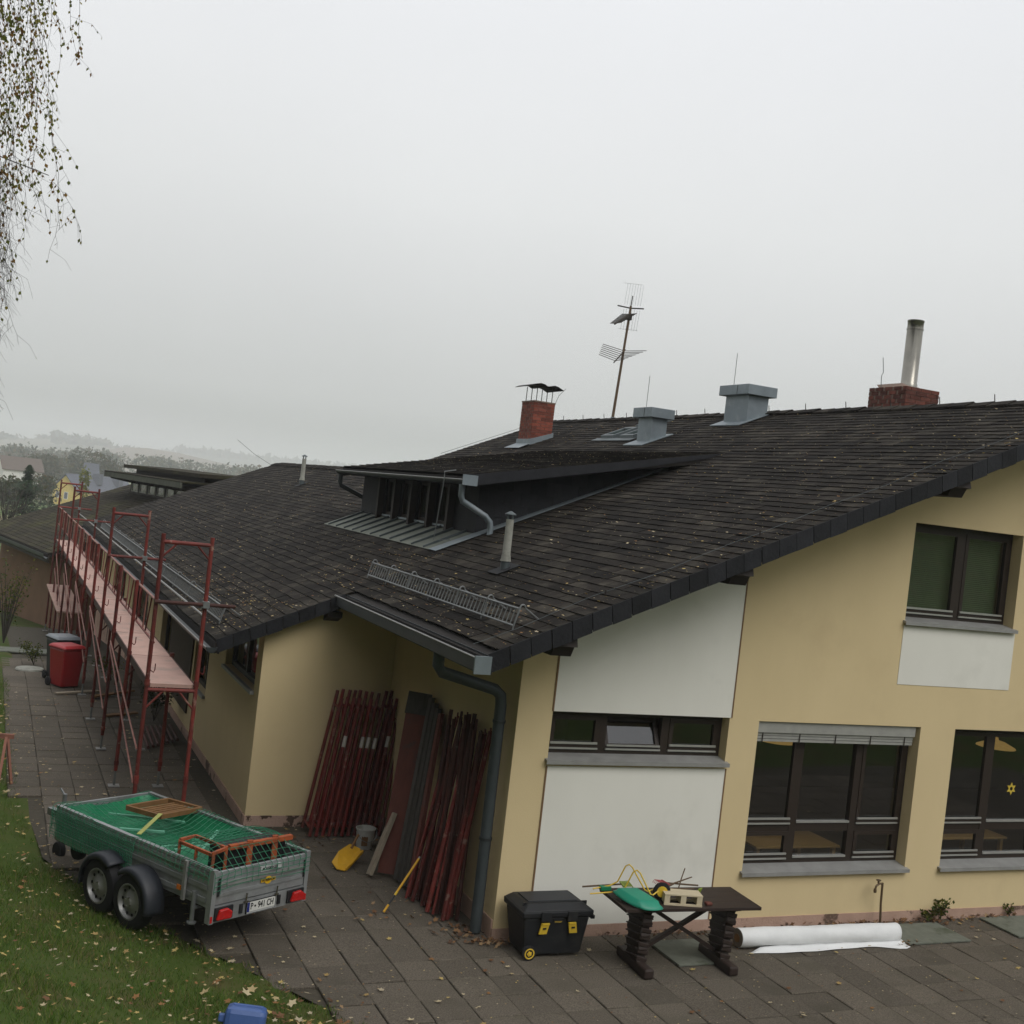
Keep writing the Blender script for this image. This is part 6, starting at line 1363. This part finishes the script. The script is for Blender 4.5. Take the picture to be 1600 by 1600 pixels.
# grass blades on the bank
n = 110000
gxs = rng.uniform(-7.2, -1.2, n*2); gys = rng.choice([0, 1], n*2, p=[.62, .38]); gys = np.where(gys == 0, rng.uniform(-5.2, 2.5, n*2), rng.uniform(2.5, 14, n*2))
dE = edge_d(gxs, gys)+.05*np.sin(gxs*9)+.04*np.sin(gys*13); ok = dE > .01; gxs, gys = gxs[ok][:n], gys[ok][:n]; n = len(gxs)
patch = .5+.5*np.sin(gxs*2.3+1.3*np.sin(gys*1.7))*np.sin(gys*2.9+gxs)
keep = rng.random(n) < .45+.55*patch; gxs, gys = gxs[keep], gys[keep]; n = len(gxs)
gzs = ground_z(gxs, gys); hgt = rng.uniform(.02, .085, n)*(.45+.8*patch[keep]); an = rng.uniform(0, 2*pi, n); le = rng.uniform(.2, 1.1, n)*hgt; wd_ = rng.uniform(.0025, .005, n)
la = rng.uniform(0, 2*pi, n)
b0 = np.stack([gxs-np.cos(an)*wd_, gys-np.sin(an)*wd_, gzs-.005], 1); b1 = np.stack([gxs+np.cos(an)*wd_, gys+np.sin(an)*wd_, gzs-.005], 1); tp3 = np.stack([gxs+np.cos(la)*le, gys+np.sin(la)*le, gzs+hgt], 1)
link('grass', np.stack([b0, b1, tp3], 1).reshape(-1, 3), [(3*i, 3*i+1, 3*i+2) for i in range(n)], 'grass_blades', kind='stuff', label='short ragged grass covering the bank', cat='grass')

# fallen leaves: ragged star shapes
def star_leaves(P, S, zoff=.006, tilt=.5):
    vs = []; fs = []
    for (x, y, z), s_ in zip(P, S):
        a0 = random.uniform(0, 2*pi); tx, ty = random.uniform(-tilt, tilt), random.uniform(-tilt, tilt); k = len(vs); m_ = 10; cu = random.uniform(-.4, .6)
        for i in range(m_):
            r = s_*(1 if i % 2 == 0 else random.uniform(.42, .62))*random.uniform(.8, 1.1); a = a0+2*pi*i/m_; dx, dy = r*cos(a), r*sin(a)*.8; vs.append((x+dx, y+dy, z+zoff+s_*.25+dx*tx+dy*ty+cu*r*r/s_*.4))
        vs.append((x, y, z+zoff+s_*.22))
        fs += [(k+i, k+(i+1) % m_, k+m_) for i in range(m_)]
    return vs, fs
P, S = [], []
while len(P) < 1500:            # on the bank, thickest along the edge and near the canister
    x, y = random.uniform(-6.5, -1.3), random.uniform(-4.2, 12)
    d = float(edge_d(np.array([x]), np.array([y]))[0])
    if d < 0 or random.random() > (.30+.75*exp(-d/.5)): continue
    if y > 3 and random.random() < .35: continue
    P.append((x, y, float(ground_z(x, y))+.03)); S.append(random.choice([random.uniform(.012, .022)]*2+[random.uniform(.022, .042)]))
for _ in range(150):
    x, y = random.gauss(-2.55, .35), random.gauss(-2.2, .5)
    if float(edge_d(np.array([x]), np.array([y]))[0]) > 0: P.append((x, y, float(ground_z(x, y))+.03)); S.append(random.uniform(.025, .055))
v, f = star_leaves(P, S); link('fallen_leaves', np.array(v), f, 'litter', kind='stuff', label='pale fallen leaves scattered over the grass bank', cat='leaves')
P, S = [], []
while len(P) < 2300:            # on the paving
    x, y = random.uniform(-4.6, 8), random.uniform(-4.5, 13)
    if y > 0 and x > (-.1 if y < 4.1 else -1.9): continue
    d = float(edge_d(np.array([x]), np.array([y]))[0])
    if d > 0: continue
    if random.random() > .35+.65*exp(d/.7): continue
    P.append((x, y, .004)); S.append(random.choice([random.uniform(.008, .016)]*5+[random.uniform(.022, .045)]))
v, f = star_leaves(P, S, tilt=.25); link('fallen_leaves', np.array(v), f, 'litter', kind='stuff', label='fallen leaves dotted over the dark paving', cat='leaves')
P, S = [], []
def drift(cx, cy, sx, sy, n):
    for _ in range(n):
        x, y = random.gauss(cx, sx), random.gauss(cy, sy)
        if y > -.02 and x > -.02: continue
        P.append((x, y, .004+random.uniform(0, .02))); S.append(random.uniform(.015, .04))
for a in ((-.25, .05, .15, .12, 60), (-.35, .25, .2, .2, 30), (.02, -.12, .1, .05, 30), (2.2, -.10, .5, .05, 60), (4.6, -.10, .5, .05, 80), (5.6, -.12, .6, .06, 80), (6.6, -.08, .5, .05, 50), (5.0, -.75, .08, .05, 16), (2.6, -.4, .1, .1, 30), (-1.2, 3.4, .2, .25, 30), (-.9, .9, .25, .3, 25), (-2.4, -1.2, .5, .4, 30)): drift(*a)
v, f = star_leaves(P, S, tilt=.8); link('fallen_leaves', np.array(v), f, 'brown_litter', kind='stuff', label='brown dead leaves drifted against the foot of the walls', cat='leaves')
P, S = [], []
def roof_ok(x, y):
    if not (VY+.03 < y < BFAR-.2): return False
    lo = EA if y < BY else EB; hi = RA if y < AFAR else RB
    if 4.35 < y < 11.2 and .5 < x < 5.3: return False
    return lo+.05 < x < hi-.1
while len(P) < 3400:
    y = -1+ (random.random()**1.6)*26; x = random.uniform(EB, RA)
    if not roof_ok(x, y): continue
    P.append((x, y, rz(x)+.036)); S.append(random.choice([random.uniform(.008, .015)]*3+[random.uniform(.016, .028)]))
def rdrift(x0, x1, y0, y1, n):
    for _ in range(n):
        x, y = random.uniform(x0, x1), random.uniform(y0, y1)
        if roof_ok(x, y): P.append((x, y, rz(x)+.036+random.uniform(0, .02))); S.append(random.uniform(.008, .022))
rdrift(-.75, .1, -.9, 4.2, 160); rdrift(-2.4, -1.4, 4.0, 8.5, 420); rdrift(-2.4, -1.7, 8, 20, 260); rdrift(.8, 5, 4.5, 4.85, 120); rdrift(-.9, .6, 4.0, 6.2, 170)
v, f = star_leaves(P, S, zoff=.0, tilt=.4); v = np.array(v)
link('fallen_leaves', v, f, 'litter', kind='stuff', label='tiny pale leaves sprinkled over the dark roof', cat='leaves')
P, S = [], []
for _ in range(320):
    x, y = random.uniform(DX0+.1, 5.1), random.uniform(DY0+.1, DY1-.1); P.append((x, y, dz(x)+.02)); S.append(random.uniform(.007, .018))
v, f = star_leaves(P, S, zoff=0, tilt=.3); link('fallen_leaves', np.array(v), f, 'litter', kind='stuff', label='tiny leaves lying on the dormer roof', cat='leaves')

# shrubs on the left by the far wing
gzz = float(ground_z(-4.55, 21.8))
leafy('shrub', (-4.55, 21.8, gzz), .55, 2.1, 620, 'bush_leaves', 'thin yellow green shrub in front of the far wing', 'shrub', .07, 12, 'bark')
leafy('shrub', (-4.0, 16.6, lane_z(16.6)), .40, .55, 420, 'bush_leaves', 'low dark shrub behind the bins', 'shrub', .05, 8, 'bark')
leafy('shrub', (-2.6, 14.2, 0), .42, .5, 360, 'bush_leaves', 'low plant growing under the scaffold beside the red bin', 'shrub', .05, 8, 'bark')
leafy('shrub', (-2.2, 10.4, 0), .38, .75, 420, 'dark_leaves', 'dark leafy shrub against the wall under the scaffold', 'shrub', .06, 9, 'bark')
MB().prism([(-6.5, 19.3, -.30), (-3.5, 19.0, -.30), (-3.5, 19.8, -.32), (-6.5, 20.2, -.34)], (0, 0, .03)).build('path', 'pale_slab', None, kind='structure', label='pale strip of path in front of the far wing')

# ------------------------------------------------------------------ background
def spruce(c, h, r, label, n=900, group=None):
    t = thing('spruce_tree', tuple(c), label, 'tree', group); c = V3(c); MB().tube([c, c+V3((0, 0, h*.95))], h*.018, 6, r2=.01).build('trunk', 'bark', t)
    vs = []
    for k in range(n):
        f = rng.random()**.8; z = h*(.06+.94*f); rr = r*(1-f)**.85*(.75+.35*math.sin(f*34+rng.random()*.8)); a = rng.random()*2*pi; q = rng.random()**.5; p = c+V3((cos(a)*rr*q, sin(a)*rr*q, z-.12*rr*q)); d = V3((cos(a), sin(a), -.35)).normalized(); s_ = V3((-sin(a), cos(a), 0)); L_ = h*.045*(1.2-f*.6); w_ = L_*.38
        vs += [tuple(p-d*L_*.3), tuple(p+s_*w_+d*L_*.3), tuple(p+d*L_), tuple(p-s_*w_+d*L_*.3)]
    link('crown', np.array(vs), quads(n), 'spruce_needles', t); return t
def at_ground(px, py, D):
    p = pix(px, py, D); return p
p = pix(47, 726, 92); g_ = float(ground_z(p.x, p.y)); spruce((p.x, p.y, g_), p.z-g_, 3.6, 'dark green spruce beyond the far wing', 2600)
for i, (px, py, D) in enumerate(((287, 719, 520), (298, 717, 525), (309, 720, 515))):
    p = pix(px, py, D); spruce((p.x, p.y, p.z-9), 9, 1.9, ('left', 'middle', 'right')[i]+' of three small far spruces above the far roof', 260, 'three far spruces')
def broadleaf(px, py, D, h, r, mt, label, n=700, size=.35):
    p = pix(px, py, D); c = (p.x, p.y, p.z-h); t = thing('tree', c, label, 'tree'); MB().tube([c, (p.x, p.y, p.z-h*.35)], h*.03, 6, r2=h*.01).build('trunk', 'bark', t)
    v = np.concatenate([cards((p.x+rng.normal()*r*.35, p.y+rng.normal()*r*.35, p.z-h*.35+rng.normal()*h*.12), r*.7, r*.7, h*.30, n//4, size) for _ in range(4)]); link('crown', v, quads(len(v)//4), mt, t)
broadleaf(134, 736, 150, 5.5, .75, 'yellow_leaves', 'slim yellow green tree in front of the slate roofed house', 420, .18)
broadleaf(165, 712, 380, 11, 6.0, 'wood_leaves', 'round grey green tree right of the yellow house', 2200, .38)
broadleaf(120, 712, 420, 12, 3.5, 'dark_leaves', 'tall dark tree behind the yellow house', 1500, .38)
broadleaf(75, 708, 400, 13, 7.0, 'wood_leaves', 'broad brownish tree left of the yellow house', 2600, .42)
broadleaf(18, 738, 150, 5.0, 3.0, 'dark_leaves', 'dark bush below the white houses', 700, .3)
broadleaf(68, 744, 210, 5.0, 2.0, 'wood_leaves', 'bushy tree just left of the yellow gable', 900, .25)
# bare shrubs in front of the field
br = thing('bare_shrub', tuple(pix(14, 800, 62)), 'leafless twiggy shrub at the left edge beyond the far wing', 'shrub'); bm = MB(); c = pix(14, 806, 62); c.z -= 1.5
for _ in range(46):
    a = rb.uniform(0, 2*pi); e = c+V3((cos(a)*rb.uniform(.2, 1.5), sin(a)*rb.uniform(.2, 1.5), rb.uniform(1.4, 3.3))); bm.tube([c, c+(e-c)*.5+V3((0, 0, .3)), e], .02, 3, caps=False, r2=.006)
    for _ in range(3): q = c+(e-c)*rb.uniform(.5, .95); bm.tube([q, q+V3((rb.uniform(-.4, .4), rb.uniform(-.4, .4), rb.uniform(.1, .6)))], .008, 3, caps=False)
bm.build('twigs', 'bark', br)
# woods as masses
def wood(spec, name, label, mt, seed):
    global rng
    rng = np.random.default_rng(seed); V = []
    for (pts, D0, D1, cnt, h, r, n, size) in spec:
        xs = [q[0] for q in pts]; ys_ = [q[1] for q in pts]
        for k in range(cnt):
            px = rng.uniform(xs[0], xs[-1]); D = rng.uniform(D0, D1); py = float(np.interp(px, xs, ys_))+rng.uniform(0, 4.5)*(900/max(D, 500)); p = pix(px, py, D); hh = h*rng.uniform(.7, 1.15); rr = r*rng.uniform(.7, 1.3)
            V.append(cards((p.x, p.y, p.z-hh*.45), rr, rr, hh*.5, n, size*rng.uniform(.8, 1.2), .6, .4)); 
            if rng.random() < .5: V.append(cards((p.x+rr*.5, p.y-2, p.z-hh*.9), rr*1.1, rr, hh*.45, n//2, size, .6, .3))
    V = np.concatenate(V); link(name, V, quads(len(V)//4), mt, kind='stuff', label=label, cat='wood')
wood([([(-260, 690), (-60, 690), (0, 697), (30, 691), (60, 697), (100, 702), (130, 699), (165, 703), (200, 708), (250, 712), (300, 718), (350, 723), (420, 730), (520, 738), (700, 762), (900, 785)], 620, 950, 230, 14, 8, 90, 1.15),
      ([(-260, 705), (0, 712), (40, 708), (60, 706), (100, 709), (150, 716), (190, 718)], 400, 520, 60, 12, 6, 150, .65), ([(-120, 738), (0, 741), (35, 745), (60, 738), (80, 748)], 240, 330, 22, 8, 4.5, 160, .42)],
     'woodland', 'grey green belt of trees across the valley', 'wood_leaves', 3)
wood([([(-900, 560), (-500, 620), (-260, 655), (0, 676), (25, 684), (90, 680), (130, 681), (175, 692), (230, 703)], 2000, 2300, 150, 26, 34, 26, 9), ([(190, 712), (240, 706), (272, 703), (305, 700), (335, 703), (385, 710), (435, 716), (485, 722), (540, 726), (700, 752), (1000, 790)], 2700, 3000, 150, 26, 38, 26, 10)],
     'far_woodland', 'misty woods on the far hilltops', 'wood_leaves', 5)
# hills behind
def hill(name, pts, D, depth, mt, label):
    m = MB(); xs = np.linspace(pts[0][0], pts[-1][0], 60); top = [pix(x, float(np.interp(x, [q[0] for q in pts], [q[1] for q in pts])), D) for x in xs]; vs = []; fs = []
    for p in top:
        o = Vector((p.x-CAMP.x, p.y-CAMP.y, 0)).normalized()
        for k, (a, b) in enumerate(((-1, 0), (-.6, .35), (-.3, .72), (-.1, .94), (0, 1), (.25, .85), (1, 0))): vs.append((p.x+o.x*depth*a, p.y+o.y*depth*a, -13+(p.z+13)*b))
    for i in range(len(top)-1):
        for k in range(6): a = i*7+k; fs.append((a, a+7, a+8, a+1))
    m.add(vs, fs); m.build(name, mt, None, smooth='full', kind='structure', label=label)
mat('hill_green', (0.050, 0.065, 0.035), (0.085, 0.080, 0.045), scale=0.004, rough=0.95, c3=(0.12, 0.10, 0.06), s3=0.0022, f3=(0.5, 0.56))
mat('hill_brown', (0.15, 0.105, 0.075), (0.12, 0.09, 0.06), scale=0.004, rough=0.95)
hill('hills', [(-1400, 500), (-900, 575), (-500, 632), (-260, 664), (0, 684), (90, 686), (175, 696), (230, 708), (330, 726), (450, 745)], 2150, 600, 'hill_green', 'wooded misty ridge on the left')
hill('hills', [(60, 722), (150, 706), (190, 699), (230, 700), (280, 708), (340, 722), (420, 740)], 1650, 350, 'hill_brown', 'brown ploughed rise between the wooded ridges')
hill('hills', [(150, 722), (200, 716), (240, 710), (272, 706), (305, 703), (385, 713), (485, 725), (540, 729), (700, 755), (1000, 792), (1500, 850), (2200, 925)], 2850, 700, 'hill_green', 'second misty ridge behind the roofs')
# houses
def far_house(base, right, depthv, w_, l_, he, hr, wall, roofm, label, windows=(), chim=()):
    base = V3(base); R_ = V3(right).normalized(); D_ = V3(depthv).normalized(); t = thing('far_house', tuple(base), label, 'house')
    def q(a, b, z): return base+R_*a+D_*b+V3((0, 0, z))
    MB().prism([q(-w_/2, 0, -2), q(w_/2, 0, -2), q(w_/2, 0, he), q(0, 0, hr-.15), q(-w_/2, 0, he)], D_*l_).build('wall', wall, t)
    sl_ = (hr-he)/(w_/2); ov = .5
    for s_ in (-1, 1): MB().prism([q(0, -.5, hr), q(s_*(w_/2+ov), -.5, he-ov*sl_), q(s_*(w_/2+ov), -.5, he-ov*sl_+.22), q(0, -.5, hr+.22)], D_*(l_+1)).build('roof', roofm, t)
    for (a, z, ww, hh) in windows:
        MB().prism([q(a-ww/2-.12, -.04, z-.12), q(a+ww/2+.12, -.04, z-.12), q(a+ww/2+.12, -.04, z+hh+.12), q(a-ww/2-.12, -.04, z+hh+.12)], D_*.03).build('window_trim', 'house_white', t); MB().prism([q(a-ww/2, -.07, z), q(a+ww/2, -.07, z), q(a+ww/2, -.07, z+hh), q(a-ww/2, -.07, z+hh)], D_*.02).build('window', 'house_roof', t)
    for (a, b, z, s_) in chim: MB().prism([q(a-s_, b, z-1.5), q(a+s_, b, z-1.5), q(a+s_, b, z+1.2), q(a-s_, b, z+1.2)], D_*(s_*2)).build('chimney', 'house_roof', t)
A0 = pix(104, 741, 300); gw = 5.6
far_house((A0.x, A0.y, A0.z-9.0), rt*.985-V3((0, 0, 0))+V3((0, 0, -rt.z*.985)), V3((.62, .78, 0)), gw, 24, 5.6, 9.0, 'house_yellow', 'house_roof', 'yellow house with a slate blue roof beyond the scaffold', [(.4, 3.2, .75, 1.5), (-1.6, 3.4, .6, 1.2)], [(1.4, 9.5, 8.6, .8), (1.6, 17.5, 8.2, .9)])
for (px, py, D, w_, l_, lb_) in ((2, 712, 380, 8, 11, 'pale house with a grey brown roof at the left edge'), (30, 716, 400, 6, 6, 'small white house behind the pale house at the left'), (134, 724, 345, 2.6, 3.2, 'white house among trees above the yellow house')):
    p = pix(px, py, D); far_house((p.x, p.y, p.z-6), (.25, -1, 0), (1, .25, 0), w_, l_, 2.6, 6, 'house_white', 'house_roof_brown' if px < 100 else 'house_roof', lb_)
# unseen woods: rear trees mirror in panes, left row added to shade the walls
rng = np.random.default_rng(21); V = []
for k in range(64):
    if k < 34: x, y = rng.uniform(-45, 40), rng.uniform(-60, -44)
    else: x, y = rng.uniform(-17, -11.5), rng.uniform(-16, 12)
    g_ = float(ground_z(x, y)); h = rng.uniform(5, 8) if k < 34 else rng.uniform(9, 12); V.append(cards((x, y, g_+h*.52), 3.2, 3.2, h*.5, 300, .6, .6, .35))
V = np.concatenate(V); link('unseen_woodland', V, quads(len(V)//4), 'dark_leaves', kind='stuff', label='unseen dark trees behind the viewpoint and added at left to shade the walls', cat='wood')

# ------------------------------------------------------------------ haze
hz = MB(); hz.box((-3600, -590, -20), (4900, 3900, 78)); hzo = hz.build('haze', 'room', kind='stuff', label='thin grey autumn mist filling the valley')
hm = bpy.data.materials.new('haze'); hm.use_nodes = True; t = hm.node_tree; t.nodes.clear(); o_ = t.nodes.new('ShaderNodeOutputMaterial'); v_ = t.nodes.new('ShaderNodeVolumePrincipled')
v_.inputs['Color'].default_value = (0.93, 0.95, 0.975, 1); v_.inputs['Density'].default_value = 0.0006; v_.inputs['Anisotropy'].default_value = 0.0
t.links.new(v_.outputs[0], o_.inputs['Volume']); hzo.data.materials.clear(); hzo.data.materials.append(hm)
